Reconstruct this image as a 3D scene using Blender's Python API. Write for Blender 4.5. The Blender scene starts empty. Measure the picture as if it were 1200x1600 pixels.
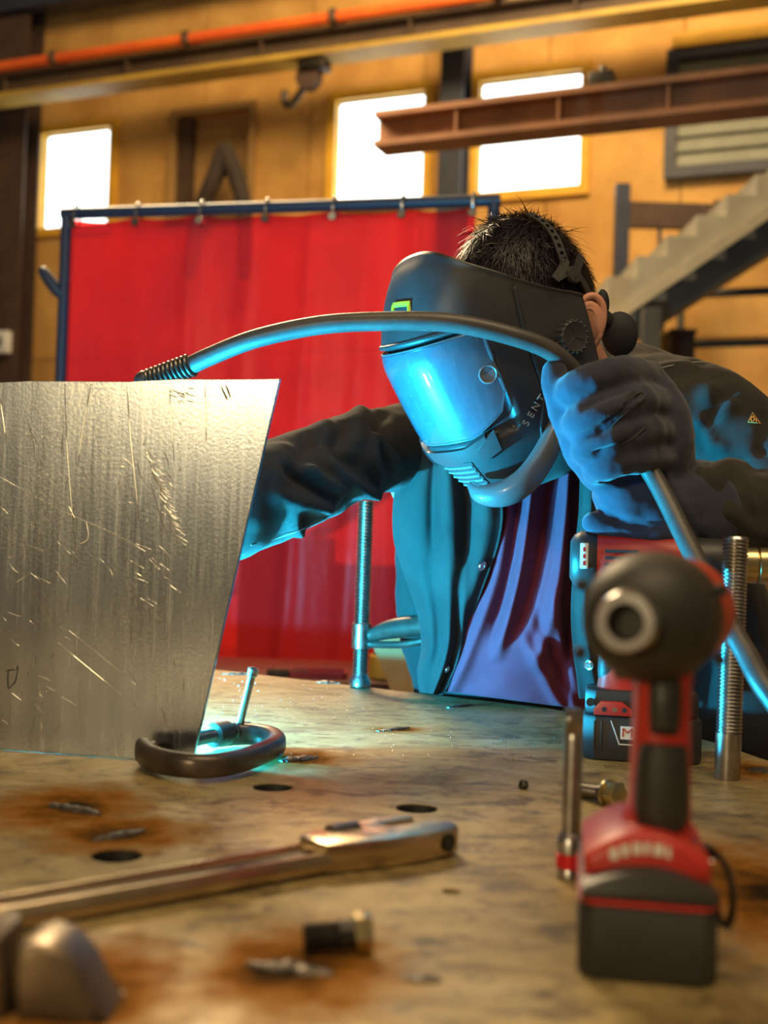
import bpy, bmesh, math, random
import numpy as np
from mathutils import Vector, Matrix, noise

random.seed(7)
rng = np.random.default_rng(7)
SC = bpy.context.scene
COL = SC.collection
R = math.radians

# ------------------------------------------------------------------ camera
F = 1830.0                      # focal length in pixels of the 1200x1600 frame
CAMP = Vector((0, 0, 1.15))
_p, _r = math.atan(42 / F), R(1.8)
FWD = Vector((0, math.cos(_p), math.sin(_p)))
_u0 = Vector((0, -math.sin(_p), math.cos(_p)))
RGT = Vector((1, 0, 0)) * math.cos(_r) + _u0 * math.sin(_r)
UPV = _u0 * math.cos(_r) - Vector((1, 0, 0)) * math.sin(_r)
cd = bpy.data.cameras.new('camera')
cam = bpy.data.objects.new('camera', cd)
COL.objects.link(cam)
m = Matrix((RGT, UPV, -FWD)).transposed().to_4x4()
m.translation = CAMP
cam.matrix_world = m
cd.sensor_fit = 'AUTO'
cd.sensor_width = 36
cd.lens = F / 1600 * 36
cd.clip_start = 0.05
cd.clip_end = 200
cd.dof.use_dof = True
cd.dof.focus_distance = 1.52
cd.dof.aperture_fstop = 3.8
SC.camera = cam

# ------------------------------------------------------------------ view, world, lights
SC.view_settings.view_transform = 'Standard'
SC.view_settings.look = 'None'
SC.view_settings.exposure = 0.0
SC.view_settings.gamma = 1.0
SC.view_settings.use_curve_mapping = False
w = bpy.data.worlds.new('world')
SC.world = w
w.use_nodes = True
w.node_tree.nodes['Background'].inputs[0].default_value = (1.0, 0.74, 0.44, 1)
w.node_tree.nodes['Background'].inputs[1].default_value = 0.13


def light(kind, name, loc, energy, color, size=None, size_y=None, target=None):
    d = bpy.data.lights.new(name, kind)
    d.energy = energy
    d.color = color
    if kind == 'AREA':
        d.shape = 'RECTANGLE'
        d.size = size
        d.size_y = size_y or size
    elif kind == 'POINT':
        d.shadow_soft_size = size
    o = bpy.data.objects.new(name, d)
    COL.objects.link(o)
    o.location = loc
    if target is not None:
        o.rotation_euler = (Vector(target) - Vector(loc)).to_track_quat('-Z', 'Y').to_euler()
    return o


ARC = Vector((-0.40, 1.385, 0.925))
light('POINT', 'welding_arc', ARC, 195, (0.018, 0.58, 1.0), 0.012)
# warm light of the hall: high-bay lamps over bench and far wall; plus an added curtain backlight and plate glow light
light('AREA', 'high_bay_lamp_bench', (0.4, 0.0, 4.6), 96, (1.0, 0.74, 0.42), 3.0, 1.6, (0.1, 1.2, 0.9))
light('AREA', 'curtain_backlight', (-1.6, 6.6, 5.2), 520, (1.0, 0.74, 0.42), 2.0, 1.2, (-1.0, 5.2, 1.4))  # unseen lamp added to light the curtain from behind
light('AREA', 'high_bay_lamp_hall', (0.6, 6.5, 7.6), 560, (1.0, 0.70, 0.34), 4.0, 1.5, (0.0, 12.0, 3.6))
light('AREA', 'plate_glow_light', (-3.3, -5.0, 2.7), 140, (1.0, 0.78, 0.42), .8, .8, (-0.2, 1.3, 1.1))  # unseen warm light added behind the camera for the glow on the plate

# ------------------------------------------------------------------ helpers


def P(px, py, d):
    """point seen at pixel (px,py) of the frame at depth d metres"""
    px, py, d = float(px), float(py), float(d)
    return CAMP + d * (FWD + (px - 600) / F * RGT + (800 - py) / F * UPV)


TZ = 0.90


def T(px, py, z=TZ):
    """pixel -> point on the horizontal plane z"""
    v = FWD + (px - 600) / F * RGT + (800 - py) / F * UPV
    return CAMP + v * ((z - CAMP.z) / v.z)


def onplane(px, py, o, n):
    v = FWD + (px - 600) / F * RGT + (800 - py) / F * UPV
    return CAMP + v * ((Vector(o) - CAMP).dot(n) / v.dot(n))


WM = {}


def setp(o, label, cat, group=None, kind=None):
    if label:
        o['label'] = label
    if cat:
        o['category'] = cat
    if group:
        o['group'] = group
    if kind:
        o['kind'] = kind


def thing(name, label, cat, mat=None, group=None, kind=None):
    o = bpy.data.objects.new(name, None)
    o.empty_display_size = 0.05
    COL.objects.link(o)
    mat = mat if mat is not None else Matrix()
    if isinstance(mat, Vector):
        mat = Matrix.Translation(mat)
    o.matrix_world = mat
    WM[o] = mat
    setp(o, label, cat, group, kind)
    return o


def part(name, geo, mt, parent=None, world=False, smooth=True, angle=35, label=None, cat=None, kind=None, group=None):
    V, Fc = geo
    V = np.asarray(V, dtype=float)
    W = WM.get(parent, Matrix()) if parent else Matrix()
    if world and parent:
        inv = np.array(W.inverted())
        V = V @ inv[:3, :3].T + inv[:3, 3]
    me = bpy.data.meshes.new(name)
    me.from_pydata([tuple(v) for v in V], [], [tuple(int(i) for i in f) for f in Fc])
    me.validate()
    me.update()
    if smooth:
        me.shade_smooth()
        if angle and angle < 180:
            me.set_sharp_from_angle(angle=R(angle))
    me.materials.append(mt)
    o = bpy.data.objects.new(name, me)
    COL.objects.link(o)
    if parent:
        o.parent = parent
    WM[o] = W
    setp(o, label, cat, group, kind)
    return o


def join(*gs):
    V, Fc, n = [], [], 0
    for v, f in gs:
        v = np.asarray(v, dtype=float).reshape(-1, 3)
        V.append(v)
        Fc += [tuple(i + n for i in q) for q in f]
        n += len(v)
    return np.vstack(V), Fc


def xf(g, M):
    A = np.array(M)
    return np.asarray(g[0]) @ A[:3, :3].T + A[:3, 3], g[1]


def mv(g, x, y, z):
    return np.asarray(g[0], dtype=float) + np.array([x, y, z]), g[1]


def frame(o, x=None, z=None):
    """matrix with local z along z (and x as near as can be)"""
    z = Vector(z).normalized()
    x = Vector(x) if x is not None else (Vector((1, 0, 0)) if abs(z.x) < .9 else Vector((0, 1, 0)))
    x = (x - z * x.dot(z)).normalized()
    y = z.cross(x)
    M = Matrix((x, y, z)).transposed().to_4x4()
    M.translation = Vector(o)
    return M


def bm_out(bm):
    bm.verts.ensure_lookup_table()
    bm.verts.index_update()
    V = np.array([v.co[:] for v in bm.verts])
    Fc = [tuple(v.index for v in f.verts) for f in bm.faces]
    bm.free()
    return V, Fc


def box(x0, x1, y0, y1, z0, z1, bev=0.0, seg=2):
    bm = bmesh.new()
    bmesh.ops.create_cube(bm, size=1)
    for v in bm.verts:
        v.co = Vector(((x0 + x1) / 2 + v.co.x * (x1 - x0), (y0 + y1) / 2 + v.co.y * (y1 - y0), (z0 + z1) / 2 + v.co.z * (z1 - z0)))
    if bev:
        bmesh.ops.bevel(bm, geom=list(bm.edges), offset=bev, segments=seg, profile=0.5, affect='EDGES')
    return bm_out(bm)


def prism(outline, z0, z1, bev=0.0, seg=2):
    bm = bmesh.new()
    vs = [bm.verts.new((x, y, z0)) for x, y in outline]
    f = bm.faces.new(vs)
    r = bmesh.ops.extrude_face_region(bm, geom=[f])
    top = [e for e in r['geom'] if isinstance(e, bmesh.types.BMVert)]
    for v in top:
        v.co.z = z1
    bmesh.ops.recalc_face_normals(bm, faces=bm.faces[:])
    if bev:
        ed = [e for e in bm.edges if abs(e.verts[0].co.z - e.verts[1].co.z) < 1e-7]
        bmesh.ops.bevel(bm, geom=ed, offset=bev, segments=seg, profile=0.5, affect='EDGES')
    return bm_out(bm)


def lathe(prof, n=32, M=None):
    V, Fc = [], []
    k = len(prof)
    for i in range(n):
        a = 2 * math.pi * i / n
        for r, z in prof:
            V.append((r * math.cos(a), r * math.sin(a), z))
    for i in range(n):
        j = (i + 1) % n
        for q in range(k - 1):
            Fc.append((i * k + q, j * k + q, j * k + q + 1, i * k + q + 1))
    if prof[0][0] > 1e-6:
        Fc.append(tuple(i * k for i in range(n))[::-1])
    if prof[-1][0] > 1e-6:
        Fc.append(tuple(i * k + k - 1 for i in range(n)))
    g = (np.array(V), Fc)
    return xf(g, M) if M is not None else g


def spline(pts, n, closed=False):
    """catmull-rom resample (any dimension)"""
    p = np.array([list(q) if hasattr(q, '__len__') else [q] for q in pts], dtype=float)
    k = len(p)
    out = []
    segs = k if closed else k - 1
    for i in range(n):
        t = i / (n if closed else n - 1) * segs
        s = min(int(t), segs - 1)
        t -= s
        g = (lambda j: p[j % k]) if closed else (lambda j: p[min(max(j, 0), k - 1)])
        a, b, c, d = g(s - 1), g(s), g(s + 1), g(s + 2)
        out.append(0.5 * ((2 * b) + (-a + c) * t + (2 * a - 5 * b + 4 * c - d) * t * t + (-a + 3 * b - 3 * c + d) * t ** 3))
    return np.array(out)


def tube(path, rad, n=16, caps=True, up=None, section=None, closed=False, rounded=False):
    """swept tube. rad: number, list, or list of (ra, rb). section: list of 2D unit points"""
    path = np.array([tuple(q) for q in path], dtype=float)
    k = len(path)
    if not hasattr(rad, '__len__'):
        rad = [rad] * k
    rad = [(q, q) if not hasattr(q, '__len__') else tuple(q) for q in rad]
    if section is None:
        section = [(math.cos(2 * math.pi * i / n), math.sin(2 * math.pi * i / n)) for i in range(n)]
    n = len(section)
    if rounded and not closed:
        t0 = path[0] - path[1]
        t0 /= np.linalg.norm(t0)
        t1 = path[-1] - path[-2]
        t1 /= np.linalg.norm(t1)
        r0, r1 = min(rad[0]), min(rad[-1])
        A = [(path[0] + t0 * r0 * math.sin(a), (rad[0][0] * math.cos(a), rad[0][1] * math.cos(a))) for a in (1.45, 1.1, .7, .35)]
        B = [(path[-1] + t1 * r1 * math.sin(a), (rad[-1][0] * math.cos(a), rad[-1][1] * math.cos(a))) for a in (.35, .7, 1.1, 1.45)]
        path = np.array([a[0] for a in A] + list(path) + [b[0] for b in B])
        rad = [a[1] for a in A] + rad + [b[1] for b in B]
        k = len(path)
    V, Fc = [], []
    prev = None
    for i in range(k):
        if closed:
            t = path[(i + 1) % k] - path[i - 1]
        else:
            t = path[min(i + 1, k - 1)] - path[max(i - 1, 0)]
        t = Vector(t).normalized()
        if prev is None:
            h = Vector(up) if up is not None else (Vector((0, 0, 1)) if abs(t.z) < .9 else Vector((1, 0, 0)))
            a = (h - t * h.dot(t)).normalized()
        else:
            h = Vector(up) if up is not None else prev
            a = (h - t * h.dot(t)).normalized()
        prev = a
        b = t.cross(a)
        for c, s in section:
            V.append(np.array(path[i]) + np.array(a) * c * rad[i][0] + np.array(b) * s * rad[i][1])
    for i in range(k if closed else k - 1):
        i2 = (i + 1) % k
        for j in range(n):
            j2 = (j + 1) % n
            Fc.append((i * n + j, i * n + j2, i2 * n + j2, i2 * n + j))
    if caps and not closed:
        Fc.append(tuple(range(n))[::-1])
        Fc.append(tuple((k - 1) * n + j for j in range(n)))
    return np.array(V), Fc


def sheet(G, th):
    """solid sheet from a grid of points (nu,nv,3), thickness th"""
    G = np.asarray(G, dtype=float)
    nu, nv, _ = G.shape
    du = np.gradient(G, axis=0)
    dv = np.gradient(G, axis=1)
    N = np.cross(du, dv)
    N /= np.maximum(np.linalg.norm(N, axis=2, keepdims=True), 1e-9)
    A = G.reshape(-1, 3)
    B = (G - N * th).reshape(-1, 3)
    o = nu * nv
    Fc = []
    for i in range(nu - 1):
        for j in range(nv - 1):
            q = (i * nv + j, (i + 1) * nv + j, (i + 1) * nv + j + 1, i * nv + j + 1)
            Fc.append(q)
            Fc.append(tuple(o + x for x in q[::-1]))
    ring = [(i, 0) for i in range(nu)] + [(nu - 1, j) for j in range(1, nv)] + [(i, nv - 1) for i in range(nu - 2, -1, -1)] + [(0, j) for j in range(nv - 2, 0, -1)]
    ids = [i * nv + j for i, j in ring]
    for a, b in zip(ids, ids[1:] + ids[:1]):
        Fc.append((b, a, o + a, o + b))
    return np.vstack([A, B]), Fc


def ell(c, rx, ry, rz, n=20, M=None):
    prof = [(max(math.cos(a), 0), math.sin(a)) for a in np.linspace(-math.pi / 2, math.pi / 2, n // 2 + 1)]
    prof[0] = (0, -1)
    prof[-1] = (0, 1)
    V, Fc = lathe([(max(r, 1e-4), z) for r, z in prof], n)
    V = V * np.array([rx, ry, rz])
    if M is not None:
        A = np.array(M)[:3, :3]
        V = V @ A.T
    return V + np.array(tuple(c)), Fc


def evalmesh(V, Fc, mods):
    me = bpy.data.meshes.new('t')
    me.from_pydata([tuple(v) for v in V], [], [tuple(f) for f in Fc])
    me.update()
    bm = bmesh.new()
    bm.from_mesh(me)
    bmesh.ops.recalc_face_normals(bm, faces=bm.faces[:])
    bm.to_mesh(me)
    bm.free()
    o = bpy.data.objects.new('t', me)
    COL.objects.link(o)
    for typ, kw in mods:
        md = o.modifiers.new(typ, typ)
        for a, b in kw.items():
            setattr(md, a, b)
    dg = bpy.context.evaluated_depsgraph_get()
    e = o.evaluated_get(dg).to_mesh()
    Vn = np.empty(len(e.vertices) * 3)
    e.vertices.foreach_get('co', Vn)
    Nn = np.empty(len(e.vertices) * 3)
    e.vertices.foreach_get('normal', Nn)
    Fn = [tuple(p.vertices) for p in e.polygons]
    o.evaluated_get(dg).to_mesh_clear()
    bpy.data.objects.remove(o)
    bpy.data.meshes.remove(me)
    return Vn.reshape(-1, 3), Fn, Nn.reshape(-1, 3)


def blob(gs, voxel, smooth=4):
    """one continuous skin around overlapping closed shapes"""
    V, Fc = join(*gs)
    return evalmesh(V, Fc, [('REMESH', dict(mode='VOXEL', voxel_size=voxel)), ('SMOOTH', dict(factor=0.5, iterations=smooth))])


def nz(V, s, seed=0.0):
    return np.array([noise.noise(Vector((v[0] * s + seed, v[1] * s, v[2] * s))) for v in V])


def crease(V, N, line, width, amp, fade=True):
    """push vertices along normals near a 3-D polyline: a fold (amp>0 ridge, <0 groove)"""
    L = spline(line, 24)
    d = np.full(len(V), 9.0)
    tt = np.zeros(len(V))
    for i in range(len(L) - 1):
        a, b = L[i], L[i + 1]
        ab = b - a
        t = np.clip(((V - a) @ ab) / max(ab @ ab, 1e-12), 0, 1)
        q = np.linalg.norm(V - (a + t[:, None] * ab), axis=1)
        m_ = q < d
        d[m_] = q[m_]
        tt[m_] = (i + t[m_]) / (len(L) - 1)
    wgt = np.exp(-(d / width) ** 2)
    if fade:
        wgt *= np.clip(np.minimum(tt, 1 - tt) * 5 + .15, 0, 1)
    return V + N * (amp * wgt)[:, None]


def text_geo(s, size, depth=0.0004):
    cu = bpy.data.curves.new('t', 'FONT')
    cu.body = s
    cu.size = size
    cu.extrude = depth / 2
    cu.align_x = 'CENTER'
    cu.align_y = 'CENTER'
    o = bpy.data.objects.new('t', cu)
    COL.objects.link(o)
    dg = bpy.context.evaluated_depsgraph_get()
    e = o.evaluated_get(dg).to_mesh()
    V = np.array([v.co[:] for v in e.vertices])
    Fc = [tuple(p.vertices) for p in e.polygons]
    o.evaluated_get(dg).to_mesh_clear()
    bpy.data.objects.remove(o)
    bpy.data.curves.remove(cu)
    return V, Fc


# ------------------------------------------------------------------ materials
def nodes(name):
    mt = bpy.data.materials.new(name)
    mt.use_nodes = True
    nt = mt.node_tree
    return mt, nt, nt.nodes['Principled BSDF']


def L(nt, a, b):
    nt.links.new(a, b)


def coords(nt, scale=(1, 1, 1), kind='Object', rot=(0, 0, 0)):
    tc = nt.nodes.new('ShaderNodeTexCoord')
    mp = nt.nodes.new('ShaderNodeMapping')
    mp.inputs['Scale'].default_value = scale
    mp.inputs['Rotation'].default_value = rot
    L(nt, tc.outputs[kind], mp.inputs[0])
    return mp.outputs[0]


def ntex(nt, vec, scale, detail=4, rough=.55, dist=0):
    t = nt.nodes.new('ShaderNodeTexNoise')
    t.inputs['Scale'].default_value = scale
    t.inputs['Detail'].default_value = detail
    t.inputs['Roughness'].default_value = rough
    t.inputs['Distortion'].default_value = dist
    L(nt, vec, t.inputs['Vector'])
    return t.outputs['Fac']


def ramp(nt, fac, stops):
    r = nt.nodes.new('ShaderNodeValToRGB')
    while len(r.color_ramp.elements) < len(stops):
        r.color_ramp.elements.new(.5)
    for e, (p, c) in zip(r.color_ramp.elements, stops):
        e.position = p
        e.color = (c if hasattr(c, '__len__') else (c, c, c))[:3] + (1,) if hasattr(c, '__len__') else (c, c, c, 1)
    L(nt, fac, r.inputs[0])
    return r.outputs[0]


def mix(nt, fac, a, b, mode='MIX'):
    m_ = nt.nodes.new('ShaderNodeMix')
    m_.data_type = 'RGBA'
    m_.blend_type = mode
    for s, v in ((m_.inputs[0], fac), (m_.inputs[6], a), (m_.inputs[7], b)):
        if hasattr(v, 'is_linked') or isinstance(v, bpy.types.NodeSocket):
            L(nt, v, s)
        else:
            s.default_value = v if not hasattr(v, '__len__') else tuple(v)[:3] + (1,)
    return m_.outputs[2]


def math_(nt, op, a, b=None):
    n = nt.nodes.new('ShaderNodeMath')
    n.operation = op
    for s, v in ((n.inputs[0], a), (n.inputs[1], b)):
        if v is None:
            continue
        if isinstance(v, bpy.types.NodeSocket):
            L(nt, v, s)
        else:
            s.default_value = v
    return n.outputs[0]


def bumpn(nt, h, strength, dist=0.002, normal=None):
    b = nt.nodes.new('ShaderNodeBump')
    b.inputs['Strength'].default_value = strength
    b.inputs['Distance'].default_value = dist
    L(nt, h, b.inputs['Height'])
    if normal is not None:
        L(nt, normal, b.inputs['Normal'])
    return b.outputs[0]


def mat(name, c, rough=.5, metal=0.0, c2=None, ns=20, amt=(.35, .65), bump=0.0, bs=120, bd=0.002, spec=.5, coat=0, sheen=0, emit=None, es=0, rvar=0.0):
    mt, nt, b = nodes(name)
    b.inputs['Base Color'].default_value = tuple(c) + (1,)
    b.inputs['Roughness'].default_value = rough
    b.inputs['Metallic'].default_value = metal
    b.inputs['Specular IOR Level'].default_value = spec
    b.inputs['Coat Weight'].default_value = coat
    b.inputs['Sheen Weight'].default_value = sheen
    if emit:
        b.inputs['Emission Color'].default_value = tuple(emit) + (1,)
        b.inputs['Emission Strength'].default_value = es
    v = coords(nt)
    if c2:
        f = ntex(nt, v, ns, 5)
        L(nt, ramp(nt, f, [(amt[0], c), (amt[1], c2)]), b.inputs['Base Color'])
    if rvar:
        f = ntex(nt, v, ns * 1.7, 4)
        L(nt, ramp(nt, f, [(.3, rough - rvar), (.7, rough + rvar)]), b.inputs['Roughness'])
    if bump:
        L(nt, bumpn(nt, ntex(nt, v, bs, 3), bump, bd), b.inputs['Normal'])
    return mt


MT = {}
MT['wall'] = mat('wall_board', (.42, .215, .055), .8, c2=(.62, .36, .11), ns=1.6, bump=.2, bs=6)
MT['wall2'] = mat('wall_brown', (.30, .17, .06), .85, c2=(.40, .24, .09), ns=2)
MT['trimyel'] = mat('yellow_trim', (.75, .42, .03), .6, c2=(.62, .33, .03), ns=5)
MT['concrete'] = mat('floor_concrete', (.16, .13, .10), .8, c2=(.22, .18, .14), ns=3, bump=.1)
MT['navy'] = mat('navy_steel_paint', (.018, .024, .05), .5, c2=(.03, .035, .06), ns=6)
MT['bluefr'] = mat('blue_frame_paint', (.008, .026, .062), .45, c2=(.012, .02, .04), ns=4)
MT['darkbrown'] = mat('dark_brown_steel', (.05, .028, .02), .7, c2=(.08, .045, .03), ns=4)
MT['rustbeam'] = mat('rusty_primer_beam', (.16, .065, .025), .75, c2=(.24, .10, .04), ns=3, amt=(.4, .6))
MT['orange'] = mat('orange_conductor', (.85, .16, .02), .5, c2=(.7, .10, .02), ns=2)
MT['yellowbeam'] = mat('yellow_beam_flange', (.50, .33, .05), .6, c2=(.35, .22, .05), ns=2)
MT['beamdark'] = mat('dark_runway_beam', (.06, .035, .022), .7, c2=(.09, .055, .03), ns=2)
MT['stair'] = mat('grey_stair_steel', (.22, .20, .15), .6, c2=(.28, .26, .20), ns=5)
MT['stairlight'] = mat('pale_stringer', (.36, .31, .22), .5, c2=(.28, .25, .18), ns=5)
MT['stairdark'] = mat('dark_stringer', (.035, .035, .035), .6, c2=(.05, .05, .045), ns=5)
MT['louver'] = mat('louver_slat', (.17, .18, .15), .6, c2=(.22, .23, .19), ns=5)
MT['white'] = mat('white_plastic', (.7, .72, .74), .4)
MT['greyfab'] = mat('grey_tarp', (.045, .03, .024), .85, c2=(.03, .022, .02), ns=4)
MT['pane'] = mat('daylit_frosted_pane', (.9, .95, .95), .3, emit=(.92, 1.0, 1.0), es=3.2)
MT['woodyel'] = mat('pale_plank', (.55, .36, .13), .6, c2=(.45, .28, .10), ns=12)
MT['redpaint'] = mat('red_paint', (.35, .03, .02), .5, c2=(.25, .02, .02), ns=10)
MT['yelpaint'] = mat('yellow_paint', (.65, .40, .04), .5, c2=(.5, .3, .03), ns=10)

# table plate: mill scale steel with grain, rust burns and soot
mt, nt, b = nodes('table_steel')
geo = nt.nodes.new('ShaderNodeNewGeometry')
pos = geo.outputs['Position']
mp = nt.nodes.new('ShaderNodeMapping')
mp.inputs['Rotation'].default_value = (0, 0, R(-24))
mp.inputs['Scale'].default_value = (1, 2.2, 1)
L(nt, pos, mp.inputs[0])
n1 = ntex(nt, pos, 6, 9, .68, .6)
n2 = ntex(nt, mp.outputs[0], 14, 8, .72, .8)
n3 = ntex(nt, pos, 55, 4)
c = ramp(nt, n1, [(.32, (.17, .115, .042)), (.50, (.345, .255, .105)), (.68, (.49, .385, .195))])
c = mix(nt, math_(nt, 'MULTIPLY', ramp(nt, n2, [(.38, 1.0), (.50, 0.0)]), .75), c, (.08, .055, .028))
c = mix(nt, math_(nt, 'MULTIPLY', ramp(nt, n3, [(.57, 0.0), (.68, 1.0)]), .6), c, (.06, .043, .026))
ml = nt.nodes.new('ShaderNodeMapping')
ml.inputs['Rotation'].default_value = (0, 0, R(-33))
ml.inputs['Scale'].default_value = (1, 22, 1)
L(nt, pos, ml.inputs[0])
c = mix(nt, math_(nt, 'MULTIPLY', math_(nt, 'MULTIPLY', ramp(nt, ntex(nt, ml.outputs[0], 9, 4, .6), [(.60, 0.0), (.68, 1.0)]), ramp(nt, n1, [(.45, 0.0), (.6, 1.0)])), .55), c, (.07, .05, .03))
STAINS = [((110, 1262), .050, .030), ((188, 1303), .045, .022), ((455, 1515), .042, .026), ((465, 1187), .045, .022),
          ((1190, 1395), .05, .05), ((620, 1140), .026, .010), ((130, 1560), .04, .03), ((1185, 1205), .03, .02)]
fac_all = None
for (q, ra, rb) in STAINS:
    p0 = T(*q)
    vm = nt.nodes.new('ShaderNodeVectorMath')
    vm.operation = 'SUBTRACT'
    L(nt, pos, vm.inputs[0])
    vm.inputs[1].default_value = p0
    ms = nt.nodes.new('ShaderNodeMapping')
    ms.inputs['Scale'].default_value = (1 / (ra * 1.3), 1 / (rb * 2.7), 0)
    L(nt, vm.outputs[0], ms.inputs[0])
    ln = nt.nodes.new('ShaderNodeVectorMath')
    ln.operation = 'LENGTH'
    L(nt, ms.outputs[0], ln.inputs[0])
    d = math_(nt, 'ADD', ln.outputs['Value'], math_(nt, 'MULTIPLY', math_(nt, 'SUBTRACT', ntex(nt, pos, 38, 4), .5), 1.3))
    fac_all = d if fac_all is None else math_(nt, 'MINIMUM', fac_all, d)
fac_all = math_(nt, 'MULTIPLY', fac_all, .5)
c = mix(nt, ramp(nt, fac_all, [(.34, .95), (.75, 0.0)]), c, (.24, .092, .010))
c = mix(nt, ramp(nt, fac_all, [(.06, .97), (.34, 0.0)]), c, (.020, .013, .007))
L(nt, c, b.inputs['Base Color'])
L(nt, ramp(nt, fac_all, [(.25, .02), (.72, .40)]), b.inputs['Specular IOR Level'])
L(nt, ramp(nt, fac_all, [(.25, .0), (.72, .22)]), b.inputs['Metallic'])
L(nt, mix(nt, ramp(nt, fac_all, [(.25, 1.0), (.72, 0.0)]), ramp(nt, n1, [(.3, .54), (.7, .38)]), (.9, .9, .9)), b.inputs['Roughness'])
nb = bumpn(nt, n3, .15, .001)
nb = bumpn(nt, n2, .12, .001, nb)
L(nt, nb, b.inputs['Normal'])
MT['table'] = mt
MT['scar'] = mat('weld_scar_metal', (.045, .036, .028), .42, .7, c2=(.17, .14, .11), ns=120, bump=.5, bs=160)
MT['spatter'] = mat('bright_spatter', (.55, .55, .52), .25, 1.0)
MT['tableleg'] = mat('table_leg_steel', (.06, .055, .05), .6, .5)

# scratched aluminium plate
mt, nt, b = nodes('scratched_plate')
v = coords(nt)
va = coords(nt, (60, 1, 2.2), rot=(0, R(6), 0))
vb = coords(nt, (9, 1, 1.2), rot=(0, R(8), 0))
f1 = ntex(nt, va, 3, 6, .7)
f2 = ntex(nt, vb, 2, 4, .6)
f3 = ntex(nt, v, 260, 3, .6)
f4 = ntex(nt, v, 5, 3)
c = ramp(nt, f2, [(.3, (.24, .26, .30)), (.7, (.39, .42, .47))])
c = mix(nt, ramp(nt, f1, [(.55, 0.0), (.75, .5)]), c, (.62, .62, .60))
sx = nt.nodes.new('ShaderNodeSeparateXYZ')
L(nt, v, sx.inputs[0])
patch = math_(nt, 'MULTIPLY', ramp(nt, f4, [(.40, 0.0), (.60, 1.0)]), ramp(nt, f3, [(.45, 0.0), (.6, 1.0)]))
c = mix(nt, math_(nt, 'MULTIPLY', patch, .35), c, (.75, .72, .64))
L(nt, c, b.inputs['Base Color'])
b.inputs['Metallic'].default_value = 1.0
L(nt, ramp(nt, f1, [(.3, .20), (.7, .30)]), b.inputs['Roughness'])
b.inputs['Anisotropic'].default_value = .4
nb = bumpn(nt, f1, .10, .0006)
nb = bumpn(nt, f3, .16, .0006, nb)
L(nt, nb, b.inputs['Normal'])
MT['plate'] = mt
MT['plateedge'] = mat('scratch_bright', (.85, .82, .74), .28, 1.0)
MT['marker'] = mat('black_marker_ink', (.012, .012, .014), .6)

MT['iron'] = mat('dark_forged_iron', (.075, .06, .052), .38, .75, c2=(.13, .10, .08), ns=25, bump=.25, bs=140, rvar=.08)
MT['thread'] = mat('oily_thread_steel', (.16, .145, .13), .32, .9, c2=(.10, .09, .08), ns=60)
MT['zinc'] = mat('zinc_steel', (.55, .55, .56), .27, 1.0, c2=(.42, .41, .40), ns=40, rvar=.06)
MT['studsteel'] = mat('bright_threaded_steel', (.46, .44, .42), .28, 1.0, c2=(.34, .31, .28), ns=50)
MT['chrome'] = mat('worn_chrome', (.66, .53, .36), .30, 1.0, c2=(.52, .40, .25), ns=14, bump=.08, bs=60, rvar=.06)
MT['wrenchdark'] = mat('wrench_recess', (.15, .115, .085), .55, .7, c2=(.09, .07, .05), ns=40)
MT['blackbolt'] = mat('black_oxide', (.025, .022, .02), .4, .6, c2=(.05, .04, .03), ns=80)
MT['yellowzinc'] = mat('yellow_zinc', (.60, .46, .20), .28, 1.0, c2=(.45, .40, .26), ns=60)
MT['blackrub'] = mat('black_rubber', (.018, .017, .016), .55, c2=(.028, .026, .022), ns=20, bump=.15, bs=300)
MT['blackplas'] = mat('black_plastic', (.02, .02, .021), .45, c2=(.028, .028, .028), ns=20)
MT['redplas'] = mat('red_plastic', (.50, .028, .018), .4, c2=(.40, .022, .02), ns=10)
MT['redring'] = mat('red_anodised', (.60, .012, .02), .3, .3)
MT['print'] = mat('white_print', (.75, .72, .66), .5)
MT['silver'] = mat('socket_steel', (.42, .40, .40), .3, 1.0, c2=(.30, .28, .27), ns=60)
MT['hollow'] = mat('dark_hollow', (.012, .011, .010), .6)
MT['brownsteel'] = mat('brown_worn_steel', (.22, .16, .10), .4, .7, c2=(.12, .09, .065), ns=18, bump=.1)

# clothing and skin


def cloth(name, c, c2, rough=.85, weave=900, sheen=.25, ns=8):
    mt, nt, b = nodes(name)
    v = coords(nt)
    f = ntex(nt, v, ns, 5)
    L(nt, ramp(nt, f, [(.35, c), (.68, c2)]), b.inputs['Base Color'])
    b.inputs['Roughness'].default_value = rough
    b.inputs['Specular IOR Level'].default_value = .25
    b.inputs['Sheen Weight'].default_value = sheen
    nb = bumpn(nt, ntex(nt, v, weave, 2), .22, .0008)
    nb = bumpn(nt, ntex(nt, v, 28, 4), .25, .004, nb)
    L(nt, nb, b.inputs['Normal'])
    return mt


MT['jacket'] = cloth('charcoal_jacket_cotton', (.017, .016, .0155), (.032, .029, .027), sheen=.06)
MT['shirt'] = cloth('purple_shirt_cotton', (.15, .020, .042), (.19, .028, .055), sheen=.05)
MT['pants'] = cloth('dark_navy_trousers', (.02, .024, .045), (.03, .035, .06))
MT['glove'] = cloth('blue_suede_glove', (.022, .025, .044), (.036, .040, .068), .9, 500, .2, 14)
MT['gloveblack'] = cloth('black_leather_patch', (.016, .015, .018), (.03, .028, .03), .6, 300, .2, 20)
MT['skin'] = mat('skin', (.55, .25, .16), .5, c2=(.62, .30, .20), ns=30, bump=.08, bs=300)
MT['skin'].node_tree.nodes['Principled BSDF'].inputs['Subsurface Weight'].default_value = .15
MT['skin'].node_tree.nodes['Principled BSDF'].inputs['Subsurface Radius'].default_value = (.01, .004, .002)
MT['hair'] = mat('dark_brown_hair', (.010, .008, .012), .36, c2=(.016, .012, .018), ns=60)
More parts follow.
